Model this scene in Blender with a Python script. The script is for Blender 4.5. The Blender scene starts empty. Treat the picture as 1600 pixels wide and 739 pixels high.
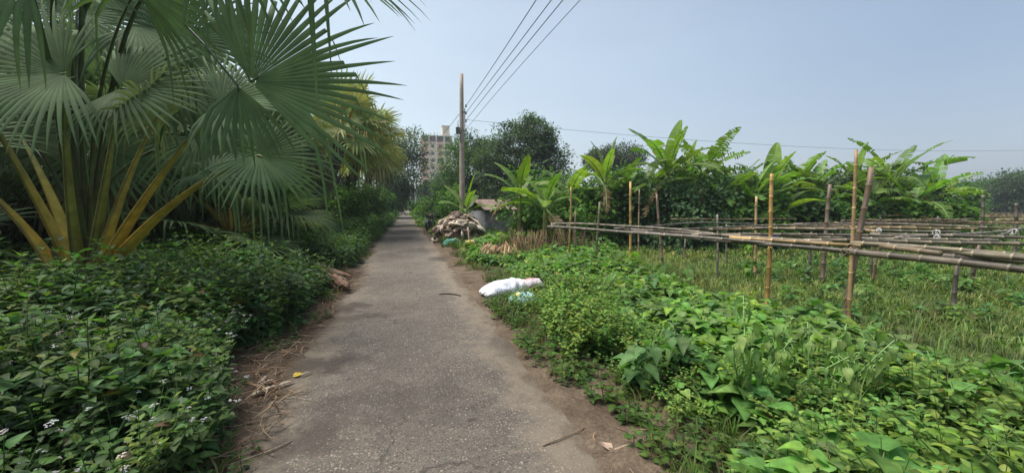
import bpy, math, random
import numpy as np
from mathutils import Euler, Vector

R_ = math.radians
S = bpy.context.scene
COL = S.collection
PI = math.pi
UP = np.array([0., 0., 1.])

# ------------------------------------------------------------------ camera
EYE = np.array([0., 0., 1.6])
FPX = 600.0
PITCH, YAW = R_(4.9), R_(15.6)
cd = bpy.data.cameras.new('camera')
cam = bpy.data.objects.new('camera', cd)
COL.objects.link(cam)
cam.location = EYE
cam.rotation_euler = (PI / 2 - PITCH, 0, -YAW)
cd.sensor_fit = 'HORIZONTAL'
cd.sensor_width = 36.0
cd.lens = 36.0 * FPX / 1600.0
cd.clip_start = 0.05
cd.clip_end = 5000
S.camera = cam
_M = np.array(Euler((PI / 2 - PITCH, 0, -YAW)).to_matrix())
CR, CU, CF = _M[:, 0], _M[:, 1], -_M[:, 2]


def at_d(px, py, d):
    return EYE + d * (CF + (px - 800) / FPX * CR + (369.5 - py) / FPX * CU)


def at_z(px, py, z):
    r = CF + (px - 800) / FPX * CR + (369.5 - py) / FPX * CU
    return EYE + r * (z - EYE[2]) / r[2]


# ------------------------------------------------------------------ noise + ground height
def vnoise(x, y, seed=0):
    x = np.asarray(x, float); y = np.asarray(y, float)
    xi = np.floor(x).astype(np.int64); yi = np.floor(y).astype(np.int64)
    xf = x - xi; yf = y - yi
    xf = xf * xf * (3 - 2 * xf); yf = yf * yf * (3 - 2 * yf)

    def h(a, b):
        n = (a * 374761393 + b * 668265263 + seed * 1442695041) & 0x7fffffff
        n = ((n ^ (n >> 13)) * 1274126177) & 0x7fffffff
        return ((n ^ (n >> 16)) & 0xffff) / 65535.0
    return (h(xi, yi) * (1 - xf) + h(xi + 1, yi) * xf) * (1 - yf) + (h(xi, yi + 1) * (1 - xf) + h(xi + 1, yi + 1) * xf) * yf


def sstep(a, b, x):
    t = np.clip((x - a) / (b - a), 0, 1)
    return t * t * (3 - 2 * t)


def gz(x, y):
    x = np.asarray(x, float); y = np.asarray(y, float)
    z = 0.32 * sstep(1.35, 3.6, -x) - 0.14 * sstep(1.45, 4.2, x)
    z = z + (vnoise(x * .8, y * .8, 3) - .5) * .12 * sstep(1.3, 2.4, np.abs(x)) - 0.01
    z = z + (vnoise(x * 3.1, y * 3.1, 5) - .5) * .05 * sstep(1.25, 1.8, np.abs(x))
    return z


# ------------------------------------------------------------------ mesh builder
class MB:
    def __init__(s):
        s.V, s.Q, s.T, s.C, s.n = [], [], [], [], 0

    def add(s, V, Q=None, T=None, C=(.5, .5, .5)):
        V = np.asarray(V, float).reshape(-1, 3)
        if len(V) == 0:
            return s
        C = np.asarray(C, float)
        if C.ndim == 1:
            C = np.tile(C, (len(V), 1))
        s.V.append(V); s.C.append(C[:, :3])
        if Q is not None and len(Q):
            s.Q.append(np.asarray(Q, np.int64).reshape(-1, 4) + s.n)
        if T is not None and len(T):
            s.T.append(np.asarray(T, np.int64).reshape(-1, 3) + s.n)
        s.n += len(V)
        return s

    def mesh(s, name, mat, smooth=True, origin=(0, 0, 0)):
        V = np.concatenate(s.V) - np.asarray(origin, float)
        C = np.concatenate(s.C)
        Q = np.concatenate(s.Q) if s.Q else np.zeros((0, 4), np.int64)
        T = np.concatenate(s.T) if s.T else np.zeros((0, 3), np.int64)
        me = bpy.data.meshes.new(name)
        me.vertices.add(len(V)); me.vertices.foreach_set('co', V.astype(np.float32).ravel())
        nl = Q.size + T.size
        me.loops.add(nl)
        me.loops.foreach_set('vertex_index', np.concatenate([Q.ravel(), T.ravel()]).astype(np.int32))
        npoly = len(Q) + len(T)
        me.polygons.add(npoly)
        st = np.concatenate([np.arange(len(Q)) * 4, Q.size + np.arange(len(T)) * 3]).astype(np.int32)
        me.polygons.foreach_set('loop_start', st)
        me.polygons.foreach_set('use_smooth', np.full(npoly, bool(smooth)))
        me.update(calc_edges=True)
        a = me.color_attributes.new('Col', 'FLOAT_COLOR', 'POINT')
        a.data.foreach_set('color', np.concatenate([C, np.ones((len(C), 1))], 1).astype(np.float32).ravel())
        me.materials.append(mat)
        return me

    def build(s, name, mat, parent=None, smooth=True, origin=(0, 0, 0), place=True):
        """one mesh object; origin = the point its coordinates are measured from"""
        o = bpy.data.objects.new(name, s.mesh(name, mat, smooth, origin))
        COL.objects.link(o)
        if parent is not None:
            o.parent = parent
        elif place:
            o.location = origin
        return o


def tag(o, label=None, cat=None, group=None, kind=None):
    if label: o['label'] = label
    if cat: o['category'] = cat
    if group: o['group'] = group
    if kind: o['kind'] = kind
    return o


def empty(name, loc, label, cat, group=None, rz=0.0):
    o = bpy.data.objects.new(name, None)
    COL.objects.link(o)
    o.location = loc; o.rotation_euler = (0, 0, rz); o.empty_display_size = .2
    return tag(o, label, cat, group)


def copy_tree(o, parent=None):
    c = o.copy(); COL.objects.link(c)
    if parent is not None: c.parent = parent
    for ch in list(o.children): copy_tree(ch, c)
    return c


def unit(v):
    v = np.asarray(v, float)
    return v / (np.linalg.norm(v, axis=-1, keepdims=True) + 1e-12)


def frame(x, n):
    x = unit(x); z = np.asarray(n, float) - np.dot(n, x) * x
    if np.linalg.norm(z) < 1e-6: z = np.cross(x, [1, .3, .2])
    z = unit(z); y = np.cross(z, x)
    return np.stack([x, y, z], 1)


def frames(X, N):
    X = unit(X); Z = N - (N * X).sum(1, keepdims=True) * X
    Z = unit(Z); Y = np.cross(Z, X)
    return np.stack([X, Y, Z], 2)


def tube(P, r, n=8, C=None, cap=True, flat=1.0, ref=(0, 0, 1)):
    """tube along the polyline P, radius per point; returns V, Q, T, C"""
    P = np.asarray(P, float); m = len(P)
    r = np.broadcast_to(np.asarray(r, float), (m,))
    t = np.gradient(P, axis=0); t = unit(t)
    up = np.asarray(ref, float)
    if abs(np.dot(t[0], up)) > .95: up = np.array([1., 0, 0])
    V = []
    a = np.arange(n) / n * 2 * PI
    for i in range(m):
        s_ = np.cross(t[i], up); s_ = s_ / (np.linalg.norm(s_) + 1e-9); u = np.cross(s_, t[i])
        V.append(P[i] + r[i] * (np.cos(a)[:, None] * s_ + flat * np.sin(a)[:, None] * u))
    V = np.concatenate(V)
    i = np.arange(m - 1)[:, None] * n; j = np.arange(n)[None]
    k = (j + 1) % n
    Q = np.stack([i + j, i + k, i + n + k, i + n + j], -1).reshape(-1, 4)
    T = None
    if C is None: C = (.5, .5, .5)
    C = np.asarray(C, float)
    if C.ndim == 1: C = np.tile(C, (m, 1))
    Cv = np.repeat(C, n, 0)
    if cap:
        V = np.concatenate([V, P[:1], P[-1:]]); Cv = np.concatenate([Cv, C[:1], C[-1:]])
        jj = np.arange(n); kk = (jj + 1) % n
        T = np.concatenate([np.stack([kk, jj, np.full(n, m * n)], 1),
                            np.stack([(m - 1) * n + jj, (m - 1) * n + kk, np.full(n, m * n + 1)], 1)])
    return V, Q, T, Cv


def box(mb, x0, x1, y0, y1, z0, z1, C=(.5, .5, .5), rot=None, org=(0, 0, 0)):
    V = np.array([(x, y, z) for z in (z0, z1) for y in (y0, y1) for x in (x0, x1)], float)
    if rot is not None: V = V @ np.asarray(rot).T
    V = V + np.asarray(org)
    Q = [(0, 2, 3, 1), (4, 5, 7, 6), (0, 1, 5, 4), (2, 6, 7, 3), (0, 4, 6, 2), (1, 3, 7, 5)]
    # split verts so that flat shading stays crisp
    W = V[np.array(Q).ravel()]
    mb.add(W, np.arange(24).reshape(6, 4), None, C)
    return mb


def bez(a, b, c, n):
    t = np.linspace(0, 1, n)[:, None]
    return (1 - t) ** 2 * np.asarray(a) + 2 * t * (1 - t) * np.asarray(b) + t * t * np.asarray(c)


# ------------------------------------------------------------------ materials
def new_mat(name):
    m = bpy.data.materials.new(name); m.use_nodes = True
    nt = m.node_tree; nt.nodes.clear()
    return m, nt, nt.nodes, nt.links


def N(nodes, t, **kw):
    n = nodes.new(t)
    for k, v in kw.items():
        if k in ('operation', 'blend_type', 'data_type', 'attribute_name', 'feature', 'noise_dimensions', 'sky_type', 'sun_disc',
                 'interpolation_type', 'clamp'):
            setattr(n, k, v)
        else:
            n.inputs[k.replace('_', ' ')].default_value = v
    return n


def col_mat(name, rough=.6, spec=.3, transl=0.0, nscale=6.0, namt=.25, bump=0.0, bscale=30.0, tcol=(1.05, 1.3, .5), stretch=None):
    """base colour = the mesh's own colour attribute, broken up by noise"""
    m, nt, ns, L = new_mat(name)
    att = N(ns, 'ShaderNodeAttribute', attribute_name='Col')
    tc = ns.new('ShaderNodeTexCoord')
    no = N(ns, 'ShaderNodeTexNoise', Scale=nscale, Detail=4.0)
    src = tc.outputs['Object']
    if stretch:
        mp = ns.new('ShaderNodeMapping'); mp.inputs['Scale'].default_value = stretch
        L.new(src, mp.inputs['Vector']); src = mp.outputs[0]
    L.new(src, no.inputs['Vector'])
    mr = N(ns, 'ShaderNodeMapRange', From_Min=.3, From_Max=.7, To_Min=1 - namt, To_Max=1 + namt)
    L.new(no.outputs['Fac'], mr.inputs['Value'])
    mx = N(ns, 'ShaderNodeVectorMath', operation='SCALE')
    L.new(att.outputs['Color'], mx.inputs[0]); L.new(mr.outputs[0], mx.inputs['Scale'])
    p = N(ns, 'ShaderNodeBsdfPrincipled', Roughness=rough)
    p.inputs['Specular IOR Level'].default_value = spec
    L.new(mx.outputs[0], p.inputs['Base Color'])
    out = ns.new('ShaderNodeOutputMaterial')
    if bump:
        bn = N(ns, 'ShaderNodeTexNoise', Scale=bscale, Detail=5.0)
        L.new(src, bn.inputs['Vector'])
        b = N(ns, 'ShaderNodeBump', Strength=bump, Distance=.02)
        L.new(bn.outputs['Fac'], b.inputs['Height']); L.new(b.outputs[0], p.inputs['Normal'])
    if transl:
        tr = ns.new('ShaderNodeBsdfTranslucent')
        tm = N(ns, 'ShaderNodeVectorMath', operation='MULTIPLY')
        tm.inputs[1].default_value = tcol
        L.new(mx.outputs[0], tm.inputs[0]); L.new(tm.outputs[0], tr.inputs['Color'])
        ms = ns.new('ShaderNodeMixShader'); ms.inputs[0].default_value = transl
        L.new(p.outputs[0], ms.inputs[1]); L.new(tr.outputs[0], ms.inputs[2]); L.new(ms.outputs[0], out.inputs[0])
    else:
        L.new(p.outputs[0], out.inputs[0])
    return m


M_LEAF = col_mat('leaf', .55, .25, .42, 16, .34)
M_PALM = col_mat('palm_leaf', .68, .14, .3, 5, .2, tcol=(1.1, 1.2, .65))
M_PETI = col_mat('palm_petiole', .45, .4, 0, 9, .3, .15, 25, stretch=(1, 1, 1))
M_BANANA = col_mat('banana_leaf', .45, .3, .42, 5, .18, tcol=(1.4, 1.5, .4))
M_GRASS = col_mat('grass_blade', .6, .25, .3, 1.2, .3)
M_BARK = col_mat('bark', .85, .2, 0, 10, .45, .6, 24)
M_DRY = col_mat('dry_frond', .75, .2, .12, 12, .35, .3, 40, tcol=(1.2, 1.1, .8))
M_BAMBOO = col_mat('bamboo', .5, .35, 0, 7, .35, .2, 40)
M_CONC = col_mat('concrete', .85, .2, 0, 3, .22, .3, 40)
M_BRICK = col_mat('building_wall', .9, .15, 0, .6, .18)
M_SACK = col_mat('woven_sack', .65, .2, .1, 7, .2, .8, 13, tcol=(1, 1, 1))
M_METAL = col_mat('painted_metal', .4, .5, 0, 12, .15)
M_TIN = col_mat('corrugated_tin', .55, .4, 0, 4, .4, .1, 20)
M_RUBBER = col_mat('rubber', .6, .3, 0, 12, .15)
M_WIRE = col_mat('cable', .5, .3, 0, 2, .05)


def ground_mat():
    m, nt, ns, L = new_mat('soil_ground')
    tc = ns.new('ShaderNodeTexCoord')
    n1 = N(ns, 'ShaderNodeTexNoise', Scale=.55, Detail=7.0, Roughness=.62)
    n2 = N(ns, 'ShaderNodeTexNoise', Scale=9.0, Detail=6.0, Roughness=.7)
    for n in (n1, n2): L.new(tc.outputs['Object'], n.inputs['Vector'])
    r = ns.new('ShaderNodeValToRGB'); e = r.color_ramp.elements
    e[0].position = .38; e[0].color = (.055, .085, .024, 1)
    e[1].position = .66; e[1].color = (.125, .125, .055, 1)
    k = e.new(.52); k.color = (.08, .115, .032, 1)
    L.new(n1.outputs['Fac'], r.inputs[0])
    mr = N(ns, 'ShaderNodeMapRange', From_Min=.3, From_Max=.7, To_Min=.6, To_Max=1.35)
    L.new(n2.outputs['Fac'], mr.inputs['Value'])
    mx = N(ns, 'ShaderNodeVectorMath', operation='SCALE')
    L.new(r.outputs[0], mx.inputs[0]); L.new(mr.outputs[0], mx.inputs['Scale'])
    p = N(ns, 'ShaderNodeBsdfPrincipled', Roughness=.95)
    p.inputs['Specular IOR Level'].default_value = .1
    L.new(mx.outputs[0], p.inputs['Base Color'])
    b = N(ns, 'ShaderNodeBump', Strength=.8, Distance=.05)
    L.new(n2.outputs['Fac'], b.inputs['Height']); L.new(b.outputs[0], p.inputs['Normal'])
    o = ns.new('ShaderNodeOutputMaterial'); L.new(p.outputs[0], o.inputs[0])
    return m


def dirt_mat(name='verge_dirt', c0=(.07, .05, .036), c1=(.155, .118, .082)):
    m, nt, ns, L = new_mat(name)
    tc = ns.new('ShaderNodeTexCoord')
    n1 = N(ns, 'ShaderNodeTexNoise', Scale=2.2, Detail=8.0, Roughness=.68)
    n2 = N(ns, 'ShaderNodeTexNoise', Scale=42.0, Detail=4.0, Roughness=.7)
    for n in (n1, n2): L.new(tc.outputs['Object'], n.inputs['Vector'])
    r = ns.new('ShaderNodeValToRGB'); e = r.color_ramp.elements
    e[0].position = .36; e[0].color = (*c0, 1); e[1].position = .68; e[1].color = (*c1, 1)
    L.new(n1.outputs['Fac'], r.inputs[0])
    mr = N(ns, 'ShaderNodeMapRange', From_Min=.3, From_Max=.7, To_Min=.65, To_Max=1.4)
    L.new(n2.outputs['Fac'], mr.inputs['Value'])
    mx = N(ns, 'ShaderNodeVectorMath', operation='SCALE')
    L.new(r.outputs[0], mx.inputs[0]); L.new(mr.outputs[0], mx.inputs['Scale'])
    p = N(ns, 'ShaderNodeBsdfPrincipled', Roughness=.95)
    p.inputs['Specular IOR Level'].default_value = .1
    L.new(mx.outputs[0], p.inputs['Base Color'])
    b = N(ns, 'ShaderNodeBump', Strength=.7, Distance=.02)
    L.new(n2.outputs['Fac'], b.inputs['Height']); L.new(b.outputs[0], p.inputs['Normal'])
    o = ns.new('ShaderNodeOutputMaterial'); L.new(p.outputs[0], o.inputs[0])
    return m


STAINS = []      # (x, y, rx, ry, strength) of the dark oily / muddy stains on the road


def road_mat():
    m, nt, ns, L = new_mat('worn_asphalt')
    geo = ns.new('ShaderNodeNewGeometry')
    P = geo.outputs['Position']
    sx = ns.new('ShaderNodeSeparateXYZ'); L.new(P, sx.inputs[0])

    def math_(op, a, b=None):
        n = N(ns, 'ShaderNodeMath', operation=op)
        for i, v in enumerate((a, b)):
            if v is None: continue
            if isinstance(v, (int, float)): n.inputs[i].default_value = v
            else: L.new(v, n.inputs[i])
        return n.outputs[0]

    def rng_(v, a, b, c, d):
        n = N(ns, 'ShaderNodeMapRange', From_Min=a, From_Max=b, To_Min=c, To_Max=d)
        L.new(v, n.inputs['Value']); return n.outputs[0]

    def noise(sc, det=5.0, ro=.6):
        n = N(ns, 'ShaderNodeTexNoise', Scale=sc, Detail=det, Roughness=ro); L.new(P, n.inputs['Vector']); return n.outputs['Fac']

    def mix(f, a, b):
        n = N(ns, 'ShaderNodeMix', data_type='RGBA')
        if isinstance(f, float): n.inputs[0].default_value = f
        else: L.new(f, n.inputs[0])
        for i, v in ((6, a), (7, b)):
            if isinstance(v, tuple): n.inputs[i].default_value = (*v, 1)
            else: L.new(v, n.inputs[i])
        return n.outputs[2]
    big = noise(.7, 6, .6); mid = noise(4.5, 6, .65); fine = noise(70, 4, .75)
    base = mix(rng_(big, .35, .65, 0., 1.), (.088, .078, .067), (.15, .133, .111))
    base = mix(rng_(mid, .45, .72, 0., .6), base, (.19, .167, .135))
    base = mix(rng_(fine, .42, .66, 0., .7), base, (.06, .05, .04))
    # stones of the aggregate, two sizes
    stone = None
    for sc, th, k in ((44., .5, .85), (85., .55, .8)):
        vo = N(ns, 'ShaderNodeTexVoronoi', Scale=sc); L.new(P, vo.inputs['Vector'])
        sep = ns.new('ShaderNodeSeparateColor'); L.new(vo.outputs['Color'], sep.inputs[0])
        dist = rng_(vo.outputs['Distance'], .45, .25, 0., 1.)
        st = math_('MULTIPLY', rng_(sep.outputs[0], th, .85, 0., 1.), dist)
        base = mix(math_('MULTIPLY', st, k), base, mix(sep.outputs[1], (.42, .37, .3), (.25, .17, .13)))
        base = mix(math_('MULTIPLY', math_('MULTIPLY', rng_(sep.outputs[2], .6, .9, 0., 1.), dist), .75), base, (.04, .035, .032))
        stone = st if stone is None else math_('ADD', stone, st)
    # fine cracks
    vc = N(ns, 'ShaderNodeTexVoronoi', feature='DISTANCE_TO_EDGE', Scale=.75)
    wv = N(ns, 'ShaderNodeVectorMath', operation='ADD'); wn = N(ns, 'ShaderNodeTexNoise', Scale=3.0, Detail=5.0); L.new(P, wn.inputs['Vector'])
    ws = N(ns, 'ShaderNodeVectorMath', operation='SCALE', Scale=.5); L.new(wn.outputs['Color'], ws.inputs[0]); L.new(P, wv.inputs[0]); L.new(ws.outputs[0], wv.inputs[1]); L.new(wv.outputs[0], vc.inputs['Vector'])
    crack = math_('MULTIPLY', rng_(vc.outputs['Distance'], .012, .003, 0., .7), rng_(big, .48, .56, 0., 1.))
    base = mix(crack, base, (.05, .042, .035))
    # dust, then soil, spread over both edges
    ax = math_('ABSOLUTE', sx.outputs[0])
    edge = math_('ADD', ax, rng_(mid, .2, .8, -.26, .26))
    edge = math_('ADD', edge, rng_(big, .25, .75, -.2, .2))
    base = mix(rng_(edge, .62, .95, 0., .6), base, (.215, .176, .128))
    base = mix(rng_(edge, .95, 1.12, 0., .95), base, mix(rng_(fine, .35, .65, 0., 1.), (.07, .05, .036), (.15, .115, .08)))
    # stains
    tot = None
    for (cx, cy, rx, ry, k) in STAINS:
        dx = math_('DIVIDE', math_('SUBTRACT', sx.outputs[0], cx), rx)
        dy = math_('DIVIDE', math_('SUBTRACT', sx.outputs[1], cy), ry)
        d = math_('ADD', math_('MULTIPLY', dx, dx), math_('MULTIPLY', dy, dy))
        d = math_('ADD', d, rng_(mid, .25, .75, -.75, .75))
        f = rng_(d, 1.1, .1, 0., k)
        tot = f if tot is None else math_('MAXIMUM', tot, f)
    if tot is not None:
        base = mix(tot, base, (.05, .042, .034))
    p = N(ns, 'ShaderNodeBsdfPrincipled', Roughness=.88)
    p.inputs['Specular IOR Level'].default_value = .2
    L.new(base, p.inputs['Base Color'])
    b = N(ns, 'ShaderNodeBump', Strength=.55, Distance=.008)
    L.new(math_('ADD', math_('MULTIPLY', stone, .6), fine), b.inputs['Height']); L.new(b.outputs[0], p.inputs['Normal'])
    o = ns.new('ShaderNodeOutputMaterial'); L.new(p.outputs[0], o.inputs[0])
    return m


# ------------------------------------------------------------------ ground, road, verges
def axis(lo, hi, fine_lo, fine_hi, step, g=1.25):
    a = list(np.arange(fine_lo, fine_hi + 1e-6, step)); s_ = step
    while a[-1] < hi: s_ *= g; a.append(a[-1] + s_)
    s_ = step
    while a[0] > lo: s_ *= g; a.insert(0, a[0] - s_)
    return np.array(a)


def grid_mesh(X, Y, Z, C=(.1, .1, .1)):
    ny, nx = X.shape
    V = np.stack([X, Y, Z], -1).reshape(-1, 3)
    i = np.arange(ny - 1)[:, None] * nx; j = np.arange(nx - 1)[None]
    Q = np.stack([i + j, i + j + 1, i + nx + j + 1, i + nx + j], -1).reshape(-1, 4)
    return V, Q, None, np.tile(np.asarray(C, float), (len(V), 1))


gx = axis(-2500, 2500, -10, 14, .22); gy = axis(-600, 3500, -3, 26, .25)
X, Y = np.meshgrid(gx, gy)
tag(MB().add(*grid_mesh(X, Y, gz(X, Y))).build('ground', ground_mat()), kind='structure')


def half_w(y):
    return np.where(y < 26, 1.2, 1.2 - .25 * sstep(26, 28, y))


ry = np.concatenate([np.arange(-6, 30, .12), np.arange(30, 180, 1.5)])
u = np.linspace(-1, 1, 13)
hwl = half_w(ry) + .1 + (vnoise(ry * 1.7, ry * 0 + 3.3, 8) - .5) * .1 + (vnoise(ry * 6, ry * 0 + 1.3, 9) - .5) * .08
hwr = half_w(ry) + .1 + (vnoise(ry * 1.5, ry * 0 + 7.3, 18) - .5) * .1 + (vnoise(ry * 6, ry * 0 + 5.3, 19) - .5) * .08
Xr = np.where(u[None] < 0, u[None] * hwl[:, None], u[None] * hwr[:, None])
Yr = np.repeat(ry[:, None], 13, 1)
Zr = .02 * (1 - u[None] ** 2) + .0 * Yr + (vnoise(Xr * 2, Yr * 2, 4) - .5) * .008
Zr[:, 0] = -.05; Zr[:, -1] = -.05
for (px, py, rx, ry_, k) in ((540, 482, .4, .35, .75), (505, 572, .45, .3, .8), (470, 690, .3, .3, .6), (560, 497, .55, .25, .5), (655, 392, .8, .8, .6), (690, 405, .5, .6, .8),
                             (640, 372, .5, .5, .5), (612, 366, .5, .4, .5), (790, 540, .2, .5, .5), (640, 352, 2.2, .9, .85), (648, 362, .6, .3, .6), (738, 660, .06, .03, .9), (600, 640, .7, .5, .25)):
    p_ = at_z(px, py, 0.0)
    STAINS.append((p_[0], p_[1], rx, ry_, k))
tag(MB().add(*grid_mesh(Xr, Yr, Zr)).build('road', road_mat()), kind='structure')


def verge(name, side, w_in, w_out, y0, y1, seed, mat):
    yy = np.arange(y0, y1, .15); uu = np.linspace(0, 1, 22)
    wi = w_in + (vnoise(yy * 1.1, yy * 0 + 2, seed) - .5) * .25 + (vnoise(yy * 5, yy * 0, seed + 1) - .5) * .1
    wo = w_out + (vnoise(yy * .9, yy * 0 + 4, seed + 2) - .5) * .5
    Xv = side * (wi[:, None] + (wo - wi)[:, None] * uu[None])
    Yv = np.repeat(yy[:, None], 22, 1)
    axv = np.abs(Xv)
    Zv = gz(Xv, Yv) + .014 + .012 * np.sin(uu * PI)[None] + (vnoise(Xv * 7, Yv * 7, seed + 5) - .5) * .02
    lim = 1.16 + (vnoise(Yv * 1.3, Yv * 0, seed + 7) - .5) * .3 + (vnoise(Yv * 5, Yv * 0 + 2, seed + 8) - .5) * .14
    lim = np.where(Yv > 26, lim - .2, lim)
    Zv = np.where(axv < lim, -.03 + .03 * sstep(-.35, 0, axv - lim), np.maximum(Zv, .004 + .03 * sstep(0, .5, axv - lim)))
    Zv[:, -1] -= .05
    if side < 0: Xv = Xv[:, ::-1]; Zv = Zv[:, ::-1]
    return tag(MB().add(*grid_mesh(Xv, Yv, Zv)).build(name, mat), kind='structure')


DM = dirt_mat()
verge('dirt_verge', 1, .8, 2.1, -4, 27, 30, DM)
verge('dirt_verge', -1, .8, 2.0, -4, 27, 40, DM)

# ------------------------------------------------------------------ leaves and plants
PROF = {
    'ovate': ([0, .14, .38, .7, 1], [.03, .72, 1, .58, .03]),
    'heart': ([0, .1, .32, .66, 1], [.35, .95, 1, .55, .03]),
    'lance': ([0, .2, .45, .75, 1], [.06, .7, 1, .6, .03]),
}


def leaf(kind='ovate', ratio=.32, fold=.25, droop=.25, lod=0, rng=None):
    """unit-length leaf along +X; returns V, Q, C (multiplier)"""
    if lod == 2:
        V = np.array([(0, 0, 0), (.45, -ratio, .08), (1, 0, -droop * .6), (.45, ratio, .08)], float)
        return V, np.array([[0, 1, 2, 3]]), np.ones((4, 3))
    s_, w_ = PROF[kind]
    s_ = np.array(s_, float); w_ = np.array(w_, float)
    if lod == 1: s_ = s_[[0, 2, 4]]; w_ = w_[[0, 2, 4]]
    V, C = [], []
    for a, b in zip(s_, w_):
        h = b * ratio
        z = -droop * a * a
        bx = -.12 if (kind == 'heart' and a == 0) else 0
        ed = fold * h + (rng.uniform(-.04, .04) if rng is not None else 0)
        V += [(a + bx, -h, z + ed), (a, 0, z), (a + bx, h, z + ed)]
        C += [(1, 1, 1), (1.28, 1.22, 1.25), (1, 1, 1)]
    m = len(s_)
    Q = []
    for i in range(m - 1):
        o = i * 3
        Q += [(o, o + 3, o + 4, o + 1), (o + 1, o + 4, o + 5, o + 2)]
    return np.array(V, float), np.array(Q), np.array(C, float)


def place_many(tmpl, pos, X, Nn, size, tint):
    """k copies of one template: V,Q,C merged. X, Nn: (k,3) axis and normal; size (k,), tint (k,3)"""
    V, Q, C = tmpl
    k = len(pos)
    F = frames(np.asarray(X, float), np.asarray(Nn, float)) * np.asarray(size, float)[:, None, None]
    W = np.einsum('kij,nj->kni', F, V) + np.asarray(pos, float)[:, None]
    CC = C[None] * np.asarray(tint, float)[:, None]
    QQ = Q[None] + (np.arange(k) * len(V))[:, None, None]
    return W.reshape(-1, 3), QQ.reshape(-1, 4), None, CC.reshape(-1, 3)


def spin(tmpl, pos, yaw, size, tint, tilt=None):
    """k copies of an upright plant template, turned about Z"""
    V, Q, C = tmpl
    k = len(pos); c, s_ = np.cos(yaw), np.sin(yaw)
    F = np.zeros((k, 3, 3)); F[:, 0, 0] = c; F[:, 0, 1] = -s_; F[:, 1, 0] = s_; F[:, 1, 1] = c; F[:, 2, 2] = 1
    if tilt is not None: F[:, 0, 2] = tilt[:, 0]; F[:, 1, 2] = tilt[:, 1]
    F *= np.asarray(size, float)[:, None, None]
    W = np.einsum('kij,nj->kni', F, V) + np.asarray(pos, float)[:, None]
    CC = C[None] * np.asarray(tint, float)[:, None]
    QQ = Q[None] + (np.arange(k) * len(V))[:, None, None]
    return W.reshape(-1, 3), QQ.reshape(-1, 4), None, CC.reshape(-1, 3)


def merged(parts):
    V, Q, C, n = [], [], [], 0
    for p in parts:
        v, q, c = p[0], p[1], p[-1]
        V.append(v); Q.append(q + n); C.append(np.broadcast_to(c, (len(v), 3))); n += len(v)
    return np.concatenate(V), np.concatenate(Q), np.concatenate(C)


def weed(seed, H=.6, nodes=8, L=.09, kind='ovate', ratio=.34, lod=0, col=(.05, .11, .03), stem=(.11, .19, .06), flower=False, pairs=2, droop=.3, branch=0):
    """upright herb: stem with leaves at its nodes; returns template V,Q,C (absolute colours)"""
    rg = np.random.default_rng(seed)
    parts = []
    axes = [(np.zeros(3), np.array([rg.uniform(-.12, .12), rg.uniform(-.12, .12), 1.]), H)]
    for b in range(branch):
        a = rg.uniform(0, 2 * PI); h = rg.uniform(.25, .6)
        axes.append((np.array([0, 0, H * h]), np.array([math.cos(a) * .7, math.sin(a) * .7, .8]), H * rg.uniform(.4, .6)))
    for ai, (o, d, h) in enumerate(axes):
        d = unit(d); bend = np.array([rg.uniform(-.1, .1), rg.uniform(-.1, .1), 0]) * h
        P = np.array([o + d * h * t + bend * t * t for t in np.linspace(0, 1, 4)])
        if lod < 2:
            v, q, _, c = tube(P, np.linspace(.0048, .0012, 4), 3, stem, cap=False)
            parts.append((v, q, c))
        nn = nodes if ai == 0 else max(3, nodes // 2)
        pos, X, Nn, sz, ti = [], [], [], [], []
        for i in range(nn):
            t = .12 + .88 * (i + rg.uniform(0, .6)) / nn; t = min(t, 1.0)
            base = o + d * h * t + bend * t * t
            a0 = i * PI / 2 + rg.uniform(-.4, .4) if pairs == 2 else i * 2.4
            ll = L * (1.15 - .5 * t) * rg.uniform(.7, 1.25) if i < nn - 1 else L * .62
            for k in range(pairs):
                a = a0 + k * 2 * PI / pairs + rg.uniform(-.25, .25)
                el = rg.uniform(-.15, .55) if t < .9 else rg.uniform(.5, 1.1)
                x = np.array([math.cos(a) * math.cos(el), math.sin(a) * math.cos(el), math.sin(el)])
                pos.append(base + x * np.array([1, 1, .4]) * ll * .25); X.append(x)
                Nn.append(np.array([rg.uniform(-.3, .3), rg.uniform(-.3, .3), 1.]) - .3 * x); sz.append(ll)
                f = rg.uniform(.72, 1.32); yl = rg.uniform(.9, 1.35)
                q = rg.uniform()
                cc = np.array(col) * f * np.array([yl, 1, rg.uniform(.7, 1.1)])
                if q < .014: cc = np.array([.16, .15, .035]) * rg.uniform(.7, 1.3)
                elif q < .026: cc = np.array([.11, .085, .045]) * rg.uniform(.6, 1.3)
                ti.append(cc)
        for k in range(2):
            sel = slice(k, None, 2)
            if len(pos[sel]):
                v, q, _, c = place_many(leaf(kind, ratio, rg.uniform(.15, .5), droop * rg.uniform(.5, 1.4), lod, rg), pos[sel], X[sel], Nn[sel], sz[sel], ti[sel])
                parts.append((v, q, c))
        if flower and (ai > 0 or not branch):
            top = P[-1]
            for k in range(7):
                a = rg.uniform(0, 2 * PI); rr = rg.uniform(0, .016)
                c0 = top + np.array([math.cos(a) * rr, math.sin(a) * rr, rg.uniform(.0, .014)])
                s_ = .0042
                v = c0 + np.array([(-s_, -s_, 0), (s_, -s_, .002), (s_, s_, 0), (-s_, s_, .003)])
                parts.append((v, np.array([[0, 1, 2, 3]]), np.tile(np.array([.5, .5, .56]) * rg.uniform(.8, 1.2), (4, 1))))
    return merged(parts)


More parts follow.
